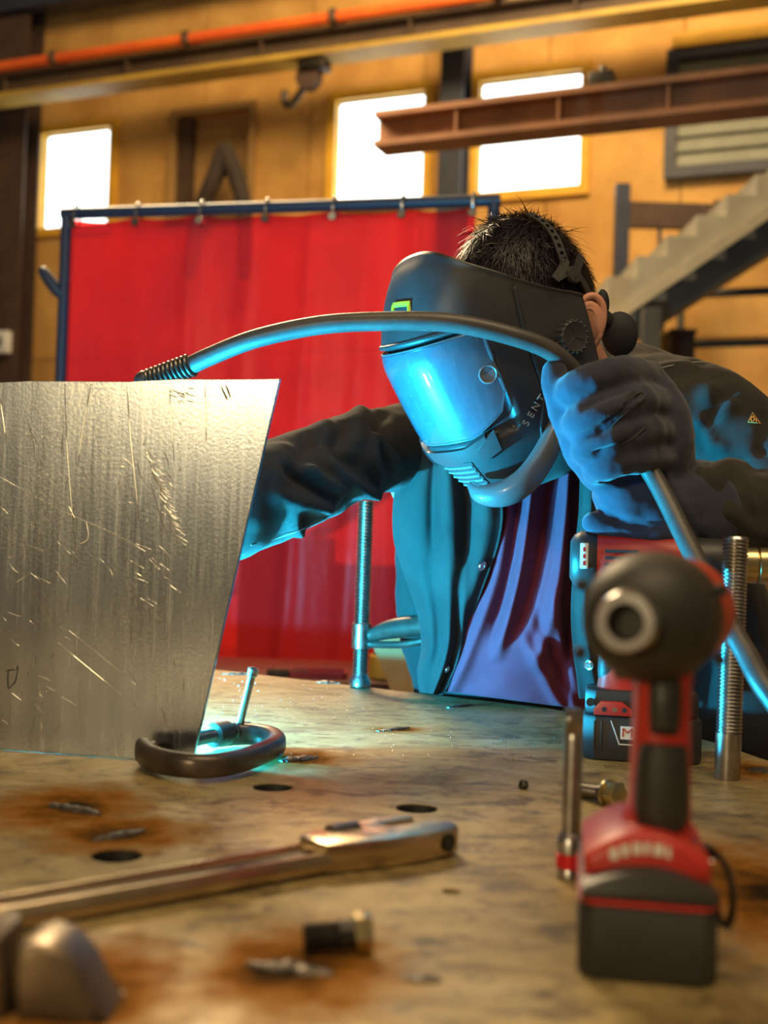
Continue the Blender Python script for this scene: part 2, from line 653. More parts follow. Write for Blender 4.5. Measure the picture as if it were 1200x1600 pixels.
MT['hair'].node_tree.nodes['Principled BSDF'].inputs['Specular IOR Level'].default_value = .25
MT['boot'] = mat('brown_boot_leather', (.06, .035, .02), .6)
MT['helmet'] = mat('black_helmet_nylon', (.022, .023, .026), .40, c2=(.040, .041, .044), ns=14, bump=.12, bs=420, bd=.0006, rvar=.07)
MT['helmetlight'] = mat('helmet_trim_grey', (.045, .047, .05), .38, c2=(.035, .037, .04), ns=20)
MT['strap'] = mat('strap_plastic', (.035, .033, .036), .5)
MT['chinroll'] = mat('smooth_grey_lip', (.085, .09, .095), .30, c2=(.07, .075, .08), ns=10, coat=.3)
MT['pad'] = mat('black_foam_pad', (.012, .013, .018), .7)
MT['lettergrey'] = mat('raised_letter_grey', (.30, .28, .25), .45)
MT['lime'] = mat('lime_sticker', (.55, .70, .03), .5)
MT['cable'] = mat('black_rubber_cable', (.045, .042, .042), .42, c2=(.065, .06, .058), ns=30, bump=.15, bs=220)
MT['snap'] = mat('steel_snap', (.6, .6, .6), .25, 1.0)
MT['stitch'] = mat('pale_stitch', (.25, .24, .22), .8)
MT['emblem'] = mat('orange_emblem', (.75, .38, .10), .6)

# clear cover lens
mt, nt, b = nodes('clear_cover_lens')
v = coords(nt)
b.inputs['Base Color'].default_value = (.085, .155, .21, 1)
b.inputs['Coat Weight'].default_value = 1.0
b.inputs['Coat Roughness'].default_value = .06
b.inputs['Specular IOR Level'].default_value = .9
sc1 = ntex(nt, coords(nt, (40, 6, 3), rot=(R(30), R(20), R(12))), 6, 5, .7)
sc2 = ntex(nt, coords(nt, (5, 30, 4), rot=(R(-30), R(40), R(50))), 6, 5, .7)
L(nt, ramp(nt, sc1, [(.35, .28), (.75, .42)]), b.inputs['Roughness'])
L(nt, bumpn(nt, sc1, .02, .0005, bumpn(nt, sc2, .02, .0005)), b.inputs['Normal'])
tr = nt.nodes.new('ShaderNodeBsdfTransparent')
tr.inputs[0].default_value = (.75, .92, 1, 1)
ms = nt.nodes.new('ShaderNodeMixShader')
L(nt, ramp(nt, sc2, [(.40, .48), (.75, .66)]), ms.inputs[0])
L(nt, tr.outputs[0], ms.inputs[1])
L(nt, b.outputs[0], ms.inputs[2])
L(nt, ms.outputs[0], nt.nodes['Material Output'].inputs[0])
MT['lens'] = mt
MT['filter'] = mat('dark_filter_glass', (.03, .05, .06), .05, spec=.8, coat=.6)
MT['bezel'] = mat('lens_bezel', (.13, .14, .15), .3)

# red welding curtain vinyl
mt, nt, b = nodes('red_curtain_vinyl')
b.inputs['Base Color'].default_value = (.72, .09, .12, 1)
b.inputs['Roughness'].default_value = .32
v = coords(nt)
L(nt, bumpn(nt, ntex(nt, coords(nt, (5, 5, .8)), 2.2, 4), .35, .02), b.inputs['Normal'])
tl = nt.nodes.new('ShaderNodeBsdfTranslucent')
tl.inputs[0].default_value = (.90, .09, .10, 1)
tp = nt.nodes.new('ShaderNodeBsdfTransparent')
tp.inputs[0].default_value = (1.0, .20, .19, 1)
m1 = nt.nodes.new('ShaderNodeMixShader')
m1.inputs[0].default_value = .35
L(nt, b.outputs[0], m1.inputs[1])
L(nt, tl.outputs[0], m1.inputs[2])
m2 = nt.nodes.new('ShaderNodeMixShader')
m2.inputs[0].default_value = .76
L(nt, m1.outputs[0], m2.inputs[1])
L(nt, tp.outputs[0], m2.inputs[2])
L(nt, m2.outputs[0], nt.nodes['Material Output'].inputs[0])
MT['curtain'] = mt

# ================================================================== THE HALL
floor = part('floor', box(-14, 14, -6, 22, -.1, 0), MT['concrete'], kind='structure')
WO = Vector((-4.26, 13.0, 0))
WS = Vector((7.54, -3.0, 0)).normalized()
WN = Vector((-WS.y, WS.x, 0))            # points away from the camera
WN = WN if WN.y > 0 else -WN


def wallmat(off=0.0):
    """wall frame: x along the wall, y out towards the hall, z up"""
    M = Matrix((WS, -WN, Vector((0, 0, 1)))).transposed().to_4x4()
    M.translation = WO - WN * off
    return M


def wp(px, py, off=0.0):
    q = onplane(px, py, WO - WN * off, WN) - (WO - WN * off)
    return q.dot(WS), q.z


def wrect(x0, y0, x1, y1, off=0.0):
    a, b_ = wp(x0, y0, off), wp(x1, y1, off)
    return a[0], b_[0], b_[1], a[1]


wall = thing('wall_back', None, None, wallmat(), kind='structure')
WIN = [wrect(70, 212, 170, 350), wrect(528, 160, 661, 308), wrect(752, 130, 906, 290)]
VENT = wrect(1062, 100, 1290, 245)
NICHE = wrect(278, 184, 388, 330)
holes = WIN + [NICHE]


def subtract(rects, h):
    out = []
    for a, b_, c_, d_ in rects:
        if h[0] >= b_ or h[1] <= a or h[2] >= d_ or h[3] <= c_:
            out.append((a, b_, c_, d_))
            continue
        if h[0] > a:
            out.append((a, h[0], c_, d_))
        if h[1] < b_:
            out.append((h[1], b_, c_, d_))
        x0, x1 = max(a, h[0]), min(b_, h[1])
        if h[2] > c_:
            out.append((x0, x1, c_, h[2]))
        if h[3] < d_:
            out.append((x0, x1, h[3], d_))
    return out


for i in range(-5, 12):
    for j in range(3):
        rs = [(i * 1.22, i * 1.22 + 1.208, j * 3.0, j * 3.0 + 2.99)]
        for h in holes:
            rs = subtract(rs, h)
        if rs:
            part('wall_panel', join(*[box(a, b_, -.12, random.uniform(-.004, .004), c_, d_) for a, b_, c_, d_ in rs]), MT['wall'], wall)
part('wall_backing', join(*[box(a, b_, -.16, -.12, c_, d_) for a, b_, c_, d_ in
                            (lambda rs: [q for q in rs])(subtract(subtract(subtract([(-6.1, 14.6, 0, 9)], WIN[0]), WIN[1]), WIN[2]))]), MT['wall2'], wall)


def ringgeo(r, wd, y0, y1):
    a, b_, c_, d_ = r
    return join(box(a - wd, a, y0, y1, c_ - wd, d_ + wd), box(b_, b_ + wd, y0, y1, c_ - wd, d_ + wd),
                box(a, b_, y0, y1, d_, d_ + wd), box(a, b_, y0, y1, c_ - wd, c_))


for i, r in enumerate(WIN):
    wd = thing('window_%d' % (i + 1), None, None, wallmat(), kind='structure')
    part('window_frame', ringgeo(r, .09, -.10, .05), MT['trimyel'], wd)
    mx = (r[0] + r[1]) / 2
    part('pane', box(r[0], r[1], -.10, -.085, r[2], r[3], .02), MT['pane'], wd, smooth=False)
# recessed doorway high in the wall with a dark folded tarp on an A-frame
nt_ = thing('trim_1', None, None, wallmat(), kind='structure')
part('niche_frame', ringgeo(NICHE, .07, -.02, .05), MT['wall2'], nt_)
part('niche_back', box(NICHE[0], NICHE[1], -.62, -.6, NICHE[2], NICHE[3]), MT['wall'], nt_)
part('niche_jamb', box(NICHE[0], NICHE[0] + .16, -.6, -.02, NICHE[2], NICHE[3]), MT['darkbrown'], nt_)
a0 = wp(312, 335, .35)
a1 = wp(352, 238, .35)
a2 = wp(382, 335, .35)
tarp = thing('folded_tarp', 'dark brown tarp hung in a peak in front of the wall recess', 'tarp', wallmat(.35))
part('tarp_fold', tube(spline([(a0[0] - .1, 0, a0[1] - .6), (a0[0], 0, a0[1]), ((a0[0] + a1[0]) / 2 + .02, .03, (a0[1] + a1[1]) / 2), (a1[0], 0, a1[1])], 14), [(.05 + .004 * i, .10) for i in range(14)], 10, rounded=True), MT['greyfab'], tarp)
part('tarp_fold', tube(spline([(a2[0] + .02, 0, a2[1] - .6), (a2[0], 0, a2[1]), (a2[0] - .07, .03, (a2[1] + a1[1]) / 2), (a1[0], 0, a1[1])], 14), [(.05 + .004 * i, .10) for i in range(14)], 10, rounded=True), MT['greyfab'], tarp)

# louvred vent
vent = thing('wall_louver', 'dark framed louvred wall vent with grey slats behind the rusty beam', 'vent', wallmat())
part('frame', ringgeo(VENT, .10, .0, .10), MT['navy'], vent)
part('lintel', box(VENT[0] - .05, VENT[1] + .1, 0, .14, VENT[3] + .10, VENT[3] + .22), MT['trimyel'], vent)
nsl = 7
for i in range(nsl):
    z0 = VENT[2] + (VENT[3] - VENT[2]) * i / nsl
    part('slat', xf(box(VENT[0], VENT[1], -.012, .012, 0, (VENT[3] - VENT[2]) / nsl * .92), Matrix.Translation((0, .05, z0)) @ Matrix.Rotation(R(16), 4, 'X')), MT['louver'], vent)

# crane runway beam along the wall with its orange conductor rail
OFF = .7
_, zb = wp(0, 160, OFF)
_, zb2 = wp(1200, 2, OFF)
zb = (zb + zb2) / 2
beam = thing('crane_runway_beam', 'long dark crane runway beam with yellow lower flange high on the wall', 'beam', wallmat(OFF))
part('web', box(-5, 14, -.05, .05, zb + .05, zb + .22), MT['beamdark'], beam)
part('bottom_flange', box(-5, 14, -.14, .14, zb, zb + .05), MT['yellowbeam'], beam)
part('top_flange', box(-5, 14, -.14, .14, zb + .22, zb + .25), MT['beamdark'], beam)
for i in range(12):
    part('stiffener', box(-4 + 1.5 * i, -3.98 + 1.5 * i, -.12, .12, zb + .05, zb + .22), MT['beamdark'], beam)
rail = thing('conductor_rail', 'bright orange conductor rail running above the crane beam', 'rail', wallmat(OFF))
s1, _ = wp(790, 10, OFF)
k = 0
s = -5.0
while s < s1:
    e = min(s + 1.55, s1)
    part('rail_section', tube([(s, .16, zb + .305), (e - .03, .16, zb + .305)], .055, 10), MT['orange'], rail)
    part('joint_clamp', box(e - .05, e + .02, -.02, .23, zb + .25, zb + .37, .01), MT['beamdark'], rail)
    s = e
# hoist block hanging from the beam
hs, hz = wp(478, 135, OFF)
hoist = thing('hoist_block', 'small dark pulley hoist hanging under the crane beam', 'hoist', wallmat(OFF))
part('trolley', box(hs - .05, hs + .22, -.1, .1, zb - .10, zb, .02), MT['blackbolt'], hoist)
part('sheave', lathe([(.02, -.05), (.12, -.05), (.10, 0), (.12, .05), (.02, .05)], 20, Matrix.Translation((hs + .03, 0, hz + .08)) @ Matrix.Rotation(R(90), 4, 'X')), MT['darkbrown'], hoist)
part('hook', tube(spline([(hs - .02, 0, hz), (hs - .08, 0, hz - .08), (hs - .16, 0, hz - .16), (hs - .22, 0, hz - .12), (hs - .22, 0, hz - .04)], 14), .035, 10, rounded=True), MT['blackbolt'], hoist)

# columns on the wall
def column(name_label, x0, x1, off, mt_, ztop=9.0):
    a, _ = wp(x0, 400, off)
    b_, _ = wp(x1, 400, off)
    c_ = thing('steel_column', name_label, 'column', wallmat(off))
    w_ = b_ - a
    part('flange', box(a, b_, -.02, .0, 0, ztop), mt_, c_)
    part('flange', box(a, b_, -.26, -.24, 0, ztop), mt_, c_)
    part('web', box((a + b_) / 2 - .012, (a + b_) / 2 + .012, -.24, -.02, 0, ztop), mt_, c_)
    return c_


column('dark navy steel column between the middle and right windows', 680, 716, .32, MT['navy'])
column('dark brown steel column at the left edge of the hall', -20, 32, .32, MT['darkbrown'], 6.9)
sb = thing('switch_box', 'small white switch box on the left column', 'box', wallmat(.34))
q = wp(9, 536, .34)
part('housing', box(q[0] - .10, q[0] + .09, 0, .09, q[1] - .12, q[1] + .12, .015), MT['white'], sb)
part('lever', box(q[0] - .02, q[0] + .02, .09, .12, q[1] - .05, q[1] + .05, .006), MT['blackplas'], sb)
# roof girder top left
gd = thing('roof_girder', 'dark roof girder crossing the upper left corner', 'girder', wallmat(.35))
gz = wp(60, 14, .35)[1]
part('chord', box(-6, 14, -.08, .08, gz, gz + .16), MT['navy'], gd)
part('plate', box(-6, 14, -.02, .02, gz + .16, gz + .8), MT['navy'], gd)

# rusty I-beam of the mezzanine
A = P(594, 205, 7.0)
B_ = P(1330, 138, 6.0)
d = (B_ - A)
d.z = 0
z_ = (P(594, 205, 7.0).z + P(1200, 150, 6.18).z) / 2
Mb = frame((A.x, A.y, z_), d, (0, 0, 1))
Lb = d.length + 1.2
rb = thing('rusty_i_beam', 'rust brown steel I-beam jutting in from the right below the windows', 'beam', Mb)
part('web', box(0, Lb, -.02, .02, -.07, .07), MT['rustbeam'], rb)
part('top_flange', box(0, Lb, -.10, .10, .07, .105), MT['rustbeam'], rb)
part('bottom_flange', box(0, Lb, -.10, .10, -.105, -.07), MT['rustbeam'], rb)
for i in range(7):
    part('stiffener', box(.5 + .6 * i, .515 + .6 * i, -.09, .09, -.07, .07), MT['rustbeam'], rb)
# post that carries the beam, out of frame to the right
pr = thing('mezzanine_post', 'dark steel post carrying the rusty beam beyond the right edge', 'post', Matrix.Translation(Mb @ Vector((Lb - .2, 0, 0))))
part('shaft', box(-.07, .07, -.07, .07, -Mb.translation.z, -.105), MT['navy'], pr)
part('base_plate', box(-.15, .15, -.15, .15, -Mb.translation.z, -Mb.translation.z + .02), MT['navy'], pr)
part('cap_plate', box(-.12, .12, -.12, .12, -.13, -.105), MT['navy'], pr)
cl = thing('beam_clamp', 'small dark clamp bolted on top of the rusty beam', 'clamp', Mb)
part('jaw', box(1.26, 1.40, -.06, .06, .107, .20, .01), MT['blackbolt'], cl)
part('bolt', lathe([(.02, .2), (.02, .24)], 8, Matrix.Translation((1.33, 0, 0))), MT['blackbolt'], cl)

# steel stair climbing to the right
SD = 8.0
st0 = P(948, 500, SD)
st1 = P(1187, 335, SD)
slope = (st1 - st0)
run = slope.x
stair = thing('steel_stair', 'grey steel staircase climbing to the right behind the worker', 'staircase', Matrix.Translation((st0.x, st0.y, 0)))
ns_ = 12
rise = slope.z / run
stepx = .20
lo = -int(st0.z / rise / stepx)
for i in range(lo, 9):
    x = i * stepx
    zt = st0.z + x * rise + .30
    part('tread', box(x, x + stepx + .03, .03, .95, zt - .025, zt), MT['stair'], stair)
    part('step_side', box(x, x + stepx, .0, .03, max(zt - .30, 0), zt), MT['stair'], stair)
    part('riser', box(x, x + .012, .03, .95, zt - stepx * rise - .02, zt - .02), MT['stair'], stair)
def band(o0, o1, y0, y1, mt_, nm):
    xa, xb = (lo * stepx), 9 * stepx
    out = [(xa, st0.z + xa * rise + o0), (xb, st0.z + xb * rise + o0), (xb, st0.z + xb * rise + o1), (xa, st0.z + xa * rise + o1)]
    out = [(x, max(z, 0.0)) for x, z in out]
    V, Fc = prism(out, y0, y1)
    V = V[:, [0, 2, 1]]
    part(nm, (V, [f[::-1] for f in Fc]), mt_, stair, smooth=False)
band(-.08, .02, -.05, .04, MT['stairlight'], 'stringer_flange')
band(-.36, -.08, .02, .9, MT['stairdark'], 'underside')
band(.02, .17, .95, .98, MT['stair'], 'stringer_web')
# bracket: dark upright with a horizontal arm
D2 = 9.5
bk = thing('steel_bracket', 'dark upright steel bracket with a brown horizontal arm left of the stairs', 'bracket', Matrix.Translation((P(970, 400, D2).x, P(970, 400, D2).y, 0)))
ox = P(970, 400, D2)
zt, zl = P(970, 288, D2).z, P(970, 312, D2).z
za0, za1 = P(1050, 357, D2).z, P(1050, 318, D2).z
xr = P(1116, 340, D2).x - ox.x
part('upright', box(-.055, .055, -.05, .05, 0, zt), MT['navy'], bk)
part('arm', box(.055, xr, -.04, .04, za0, za1), MT['darkbrown'], bk)
part('end_plate', box(xr, xr + .02, -.07, .07, za0 - .03, za1 + .03), MT['darkbrown'], bk)
part('gusset', xf(box(0, .02, -.03, .03, 0, .3), Matrix.Translation((.30, 0, za0 - .22)) @ Matrix.Rotation(R(0), 4, 'Y')), MT['navy'], bk)
# post under the stair, rail, gas bottle, crate
po = P(1015, 560, 7.6)
pp = thing('stair_post', 'grey post under the foot of the staircase behind the black pad', 'post', Matrix.Translation((po.x, po.y, 0)))
part('shaft', box(-.055, .055, -.055, .055, 0, P(1015, 482, 7.6).z), MT['stairdark'], pp)
part('foot', box(-.12, .12, -.12, .12, 0, .015), MT['stairdark'], pp)
g = P(1034, 560, 9.2)
gc = thing('gas_cylinder', 'yellow gas cylinder under the stairs', 'cylinder', Matrix.Translation((g.x, g.y, 0)))
zg = P(1034, 512, 9.2).z
part('body', lathe([(.05, .0), (.062, .02), (.062, zg - .12), (.05, zg - .06), (.02, zg - .02)], 20), MT['yelpaint'], gc)
part('valve', lathe([(.018, zg - .02), (.018, zg + .04), (.03, zg + .04), (.03, zg + .06)], 12), MT['brownsteel'], gc)
c0 = P(1062, 560, 9.0)
ct = thing('tall_crate', 'dark brown tall crate next to the yellow cylinder', 'crate', Matrix.Translation((c0.x, c0.y, 0)))
zc = P(1062, 517, 9.0).z
part('body', box(-.09, .09, -.1, .1, 0, zc - .04, .006), MT['darkbrown'], ct)
part('lid', box(-.10, .10, -.11, .11, zc - .04, zc, .006), MT['darkbrown'], ct)
g0 = P(1060, 463, 9.4)
rl = thing('guard_rail', 'dark double guard rail along the wall under the stairs', 'rail', Matrix.Translation((g0.x, g0.y, 0)))
for pz in (463, 541):
    z = P(1130, pz, 9.4).z
    part('bar', tube([(0, 0, z), (2.6, -1.0, z)], .035, 8), MT['stairdark'], rl)
for t_ in (0.02, 1.3, 2.55):
    part('upright', tube([(t_, -t_ / 2.6, 0), (t_, -t_ / 2.6, P(1130, 455, 9.4).z)], .03, 8), MT['stairdark'], rl)

# ---------------------------------------------------------------- welding screen
SA, SB = P(105, 335, 4.2), P(772, 312, 3.87)
sd = SB - SA
zt = (SA.z + SB.z) / 2
sd.z = 0
SL = sd.length
Ms = frame((SA.x, SA.y, 0), sd, (0, 0, 1))
ws = thing('welding_screen', 'red vinyl welding curtain on a blue steel frame behind the worker', 'screen', Ms)
part('top_rail', tube([(-.02, 0, zt), (SL + .02, 0, zt)], .021, 12), MT['bluefr'], ws)
part('upright', tube([(0, 0, .06), (0, 0, zt)], .021, 12), MT['bluefr'], ws)
part('upright', tube([(SL, 0, .06), (SL, 0, zt)], .021, 12), MT['bluefr'], ws)
part('bottom_rail', tube([(0, 0, .25), (SL, 0, .25)], .018, 12), MT['bluefr'], ws)
for x in (0, SL):
    part('foot', box(x - .025, x + .025, -.32, .32, .02, .07, .006), MT['bluefr'], ws)
    for y in (-.3, .3):
        part('caster', lathe([(.03, -.012), (.035, -.008), (.035, .008), (.03, .012)], 16, Matrix.Translation((x, y, .035)) @ Matrix.Rotation(R(90), 4, 'X')), MT['blackrub'], ws)
# prong (folded joint handle) on the left upright
zp = P(100, 452, 4.2).z
part('hinge_prong', tube(spline([(0, 0, zp - .03), (-.03, -.01, zp + .0), (-.075, -.02, zp + .06)], 8), [.016, .018, .02, .022, .022, .022, .021, .018], 10, rounded=True), MT['bluefr'], ws)
nu, nv = 110, 60
G = np.zeros((nu, nv, 3))
folds = [(.18, .05, .012), (.31, .035, .016), (.45, .05, .014), (.60, .04, .018), (.74, .05, .012), (.86, .04, .02), (.95, .03, .01)]
for i in range(nu):
    u_ = i / (nu - 1)
    for j in range(nv):
        v_ = j / (nv - 1)
        y = -.03 + .008 * math.sin(u_ * 17 + v_ * 1.5)
        for f0, fw, fa in folds:
            c_ = f0 + .05 * (v_ - .3) * math.sin(f0 * 40)
            y -= fa * math.exp(-((u_ - c_) / (fw * .5)) ** 2) * (0.4 + .9 * v_)
        sag = .012 * abs(math.sin(u_ * math.pi * 6))
        G[i, j] = (.035 + u_ * (SL - .09), y, zt - .030 - sag * (1 - v_) ** 4 - v_ * (zt - .36))
cu = part('curtain', sheet(G, .0015), MT['curtain'], ws, angle=180)
for i in range(7):
    u_ = i / 6
    x = .045 + u_ * (SL - .11)
    part('grommet', lathe([(.006, -.004), (.013, -.004), (.015, 0), (.013, .004), (.006, .004)], 18, Matrix.Translation((x, -.045, zt - .050)) @ Matrix.Rotation(R(90), 4, 'X')), MT['snap'] if i in (2, 4) else MT['thread'], ws)
    part('hook_ring', tube([(x + .0, -.012 + .026 * math.cos(a), zt - .012 + .038 * math.sin(a)) for a in np.linspace(0, 2 * math.pi, 19)[:-1]], .004, 6, closed=True), MT['zinc'], ws)
# dark machine cabinet standing behind the curtain
def oncur(px, d):
    return P(px, 900, d)
q0, q1, q2 = P(372, 900, 4.6), P(513, 900, 4.5), P(700, 900, 4.4)
mc = thing('machine_cabinet', 'dark stepped machine cabinet seen through the lower curtain', 'cabinet', Matrix.Translation((q0.x, q0.y, 0)))
part('body', box(0, q1.x - q0.x, 0, .5, 0, P(450, 838, 4.6).z, .01), MT['darkbrown'], mc)
part('bed', box(q1.x - q0.x, q2.x - q0.x, 0, .5, 0, P(600, 884, 4.5).z, .01), MT['darkbrown'], mc)
part('door', box(.04, q1.x - q0.x - .04, -.012, 0, .1, P(450, 838, 4.6).z - .06, .004), MT['darkbrown'], mc)
# low clutter bench behind the table, in front of the curtain
bq = P(560, 1060, 3.0)
zb_ = P(560, 1052, 3.0).z
bn = thing('side_bench', 'low dark side bench behind the welding table', 'bench', Matrix.Translation((bq.x, bq.y, 0)))
part('bench_top', box(-.45, .55, -.2, .3, zb_ - .03, zb_, .004), MT['darkbrown'], bn)
for x in (-.42, .52):
    for y in (-.17, .27):
        part('leg', box(x - .02, x + .02, y - .02, y + .02, 0, zb_ - .03), MT['darkbrown'], bn)
for (px, wd_, hh, mt_, nm, lb, ct_) in [(500, .07, .016, 'redpaint', 'red_tray', 'red tray on the side bench behind the threaded clamp', 'tray'),
                                       (598, .035, .06, 'yelpaint', 'yellow_can', 'small yellow can behind the threaded clamp', 'can'),
                                       (455, .05, .02, 'iron', 'steel_offcut', 'dark steel offcut on the side bench left of the red tray', 'offcut')]:
    c_ = P(px, 1052, 3.0)
    o = thing(nm, lb, ct_, Matrix.Translation((c_.x, c_.y - .1, zb_)))
    if nm == 'yellow_can':
        part('body', lathe([(wd_ * .9, 0), (wd_, .004), (wd_, hh - .004), (wd_ * .9, hh)], 20), MT[mt_], o)
        part('lid', lathe([(wd_ * .8, hh), (wd_ * .8, hh + .006), (.002, hh + .008)], 20), MT['zinc'], o)
    elif nm == 'red_tray':
        part('base', box(-wd_, wd_, -.05, .05, 0, .004), MT[mt_], o)
        part('rim', join(box(-wd_, -wd_ + .004, -.05, .05, .004, hh), box(wd_ - .004, wd_, -.05, .05, .004, hh), box(-wd_, wd_, -.05, -.046, .004, hh), box(-wd_, wd_, .046, .05, .004, hh)), MT[mt_], o)
    else:
        part('bar', prism([(-wd_, -.03), (wd_, -.03), (wd_, -.02), (-wd_ + .012, -.02), (-wd_ + .012, .03), (-wd_, .03)], 0, hh, .001), MT[mt_], o)
pa, pb = P(604, 990, 2.75), P(664, 1140, 2.75)
pbf = pa + (pb - pa) * (pa.z / (pa.z - pb.z))
pk = thing('pale_plank', 'pale timber plank leaning behind the jacket hem', 'plank', Matrix.Translation(pbf))
part('board', tube([pbf, pa], [(.012, .040)] * 2, 4, up=(0, 1, 0), section=[(1, 1), (-1, 1), (-1, -1), (1, -1)]), MT['woodyel'], pk, world=True, smooth=False)

# ================================================================== WELDING TABLE
TP = [(-1.35, 2.87), (-.31, 2.17), (.255, 1.795), (.375, 1.66), (.44, 1.52), (.475, 1.38), (.53, 1.26), (.64, 1.12), (.74, .95), (.78, .15), (-1.35, .15)]
tb = thing('welding_table', 'thick stained steel welding table with round fixture holes', 'table', Matrix.Translation((0, 1.2, 0)))
V, Fc = prism([(x, y - 1.2) for x, y in TP], TZ - .03, TZ, .002, 1)
HOL = [T(183, 1337), T(426, 1230), T(651, 1263), T(1290, 1300)]
cut = join(*[lathe([(.0200, -.1), (.0200, .1)], 40, Matrix.Translation((h.x, h.y - 1.2, TZ))) for h in HOL] +
           [lathe([(.007, -.1), (.007, .1)], 20, Matrix.Translation((T(705, 1393).x, T(705, 1393).y - 1.2, TZ)))])
cm = bpy.data.meshes.new('cut')
cm.from_pydata([tuple(v) for v in cut[0]], [], cut[1])
co = bpy.data.objects.new('cut', cm)
COL.objects.link(co)
V, Fc, _ = evalmesh(V, Fc, [('BOOLEAN', dict(operation='DIFFERENCE', object=co, solver='EXACT'))])
bpy.data.objects.remove(co)
part('tabletop', (V, Fc), MT['table'], tb, angle=30)
for h in HOL:
    part('hole_shade_liner', lathe([(.0178, -.03), (.0190, -.0012), (.0198, -.0012), (.0198, -.03)], 36, Matrix.Translation((h.x, h.y - 1.2, TZ))), MT['hollow'], tb)  # dark liner added to paint the shade inside the hole
    part('hole_shade_cap', lathe([(.0001, -.029), (.0180, -.029), (.0180, -.031), (.0001, -.031)], 24, Matrix.Translation((h.x, h.y - 1.2, TZ))), MT['hollow'], tb)  # dark cap added below so the hole looks black
for x, y in ((-1.2, 1.45), (-1.2, -.9), (.1, .42), (.65, -.9)):
    part('leg', box(x - .05, x + .05, y - .05, y + .05, 0, TZ - .03, .004), MT['tableleg'], tb)
part('apron', box(-1.25, .68, -.95, -.89, TZ - .13, TZ - .03), MT['tableleg'], tb)
part('apron', box(-1.22, -1.18, -.9, 1.45, TZ - .13, TZ - .03), MT['tableleg'], tb)


def scar(px0, py0, px1, py1, wd_, h, seed):
    a, b_ = T(px0, py0), T(px1, py1)
    pts, rad = [], []
    n = 14
    for i in range(n):
        t_ = i / (n - 1)
        q_ = a.lerp(b_, t_)
        q_.y += (noise.noise(Vector((i * .6, seed, 0)))) * .008
        q_.z = TZ + .0003
        pts.append(q_)
        e = math.sin(math.pi * min(max(t_, .04), .96)) ** .5
        rad.append((h * e * (1 + .6 * noise.noise(Vector((i * 1.3, seed, 3)))), wd_ * e * (1 + .5 * noise.noise(Vector((i * .9, seed, 7))))))
    part('weld_scar', tube(pts, rad, 10, up=(0, 0, 1)), MT['scar'], tb, world=True)


scar(75, 1258, 158, 1274, .008, .0035, 1)
scar(145, 1315, 225, 1298, .007, .003, 2)
scar(385, 1508, 520, 1524, .007, .004, 3)
scar(438, 1190, 495, 1184, .009, .004, 4)
scar(590, 1143, 640, 1137, .006, .0025, 5)
scar(345, 1053, 395, 1054, .008, .004, 6)
scar(493, 1066, 532, 1068, .008, .004, 8)
scar(625, 1527, 690, 1533, .006, .002, 9)
scar(1170, 1203, 1225, 1207, .012, .004, 10)
scar(700, 1106, 740, 1102, .006, .0025, 12)
# spatter beads welded onto the plate
sp = []
for i in range(260):
    px, py = random.uniform(330, 900), random.uniform(1060, 1190)
    q = T(px, py)
    if q.y > 1.75 - .67 * (q.x - .25):
        continue
    r_ = random.choice((.0006, .0008, .0011))
    sp.append(ell(q + Vector((0, 0, r_ * .3)), r_, r_, r_, 6))
part('spatter', join(*sp), MT['spatter'], tb, world=True, kind='stuff')
# small dark nugget
q = T(818, 1233)
ng = thing('slag_nugget', 'small dark slag nugget on the table left of the zinc bolt', 'slag', Matrix.Translation(q))
v_, f_ = ell((0, 0, .004), .0055, .005, .0048, 14)
v_ = v_ * (1 + .25 * nz(v_, 300)[:, None])
part('lump', (v_, f_), MT['blackbolt'], ng)

# ================================================================== PLATE
a = T(300, 1193)                       # lower right corner
bl = T(0, 1172)
xd = Vector((bl.x - a.x, bl.y - a.y, 0)).normalized()
nrm = Vector((xd.y, -xd.x, 0))
nrm = nrm if nrm.y < 0 else -nrm        # towards camera
Mpl = Matrix((-xd, -nrm, Vector((0, 0, 1)))).transposed().to_4x4()    # x right along plate, y away, z up
Mpl.translation = Vector((a.x, a.y, TZ))
def pl(px, py):
    q_ = onplane(px, py, a, nrm) - a
    return (q_.dot(-xd), q_.z)
plate = thing('aluminium_plate', 'tall scratched aluminium plate standing upright on the table at left', 'plate', Mpl)
tl_, tr_, br_ = pl(0, 597), pl(437, 592), pl(300, 1193)
up_ = lambda q_: (q_[0], q_[1])
lx = -.62
topz = tr_[1]
out = [(lx, .0005), (-.002, .0005), (0, .002)]
for i in range(9):
    t_ = (i + 1) / 9
    out.append((tr_[0] * t_, topz * t_))
zl = tl_[1] + (tl_[1] - topz) / (tr_[0] - tl_[0]) * (tl_[0] - lx)
for i in range(12):
    t_ = (i + 1) / 12
    out.append((tr_[0] + (lx - tr_[0]) * t_, topz + (zl - topz) * t_ + .0012 * math.sin(i * 2.1)))
V, Fc = prism(out, 0, .006, .0006, 1)
V = V[:, [0, 2, 1]]
part('sheet', (V, [f[::-1] for f in Fc]), MT['plate'], plate, angle=25)


def stroke(pts, wd_, mtl, nm, y=-.0003, taper=True, n=None):
    """fine mark lying on the plate's face, pts in pixels"""
    Q = [pl(*p_) for p_ in pts]
    n = n or max(6, len(pts) * 4)
    S = spline([(x, y, z) for x, z in Q], n)
    rad = [(.0003, wd_ * (math.sin(math.pi * min(max(i / (n - 1), .03), .97)) ** .6 if taper else 1)) for i in range(n)]
    return tube(S, rad, 6, up=(0, 1, 0))


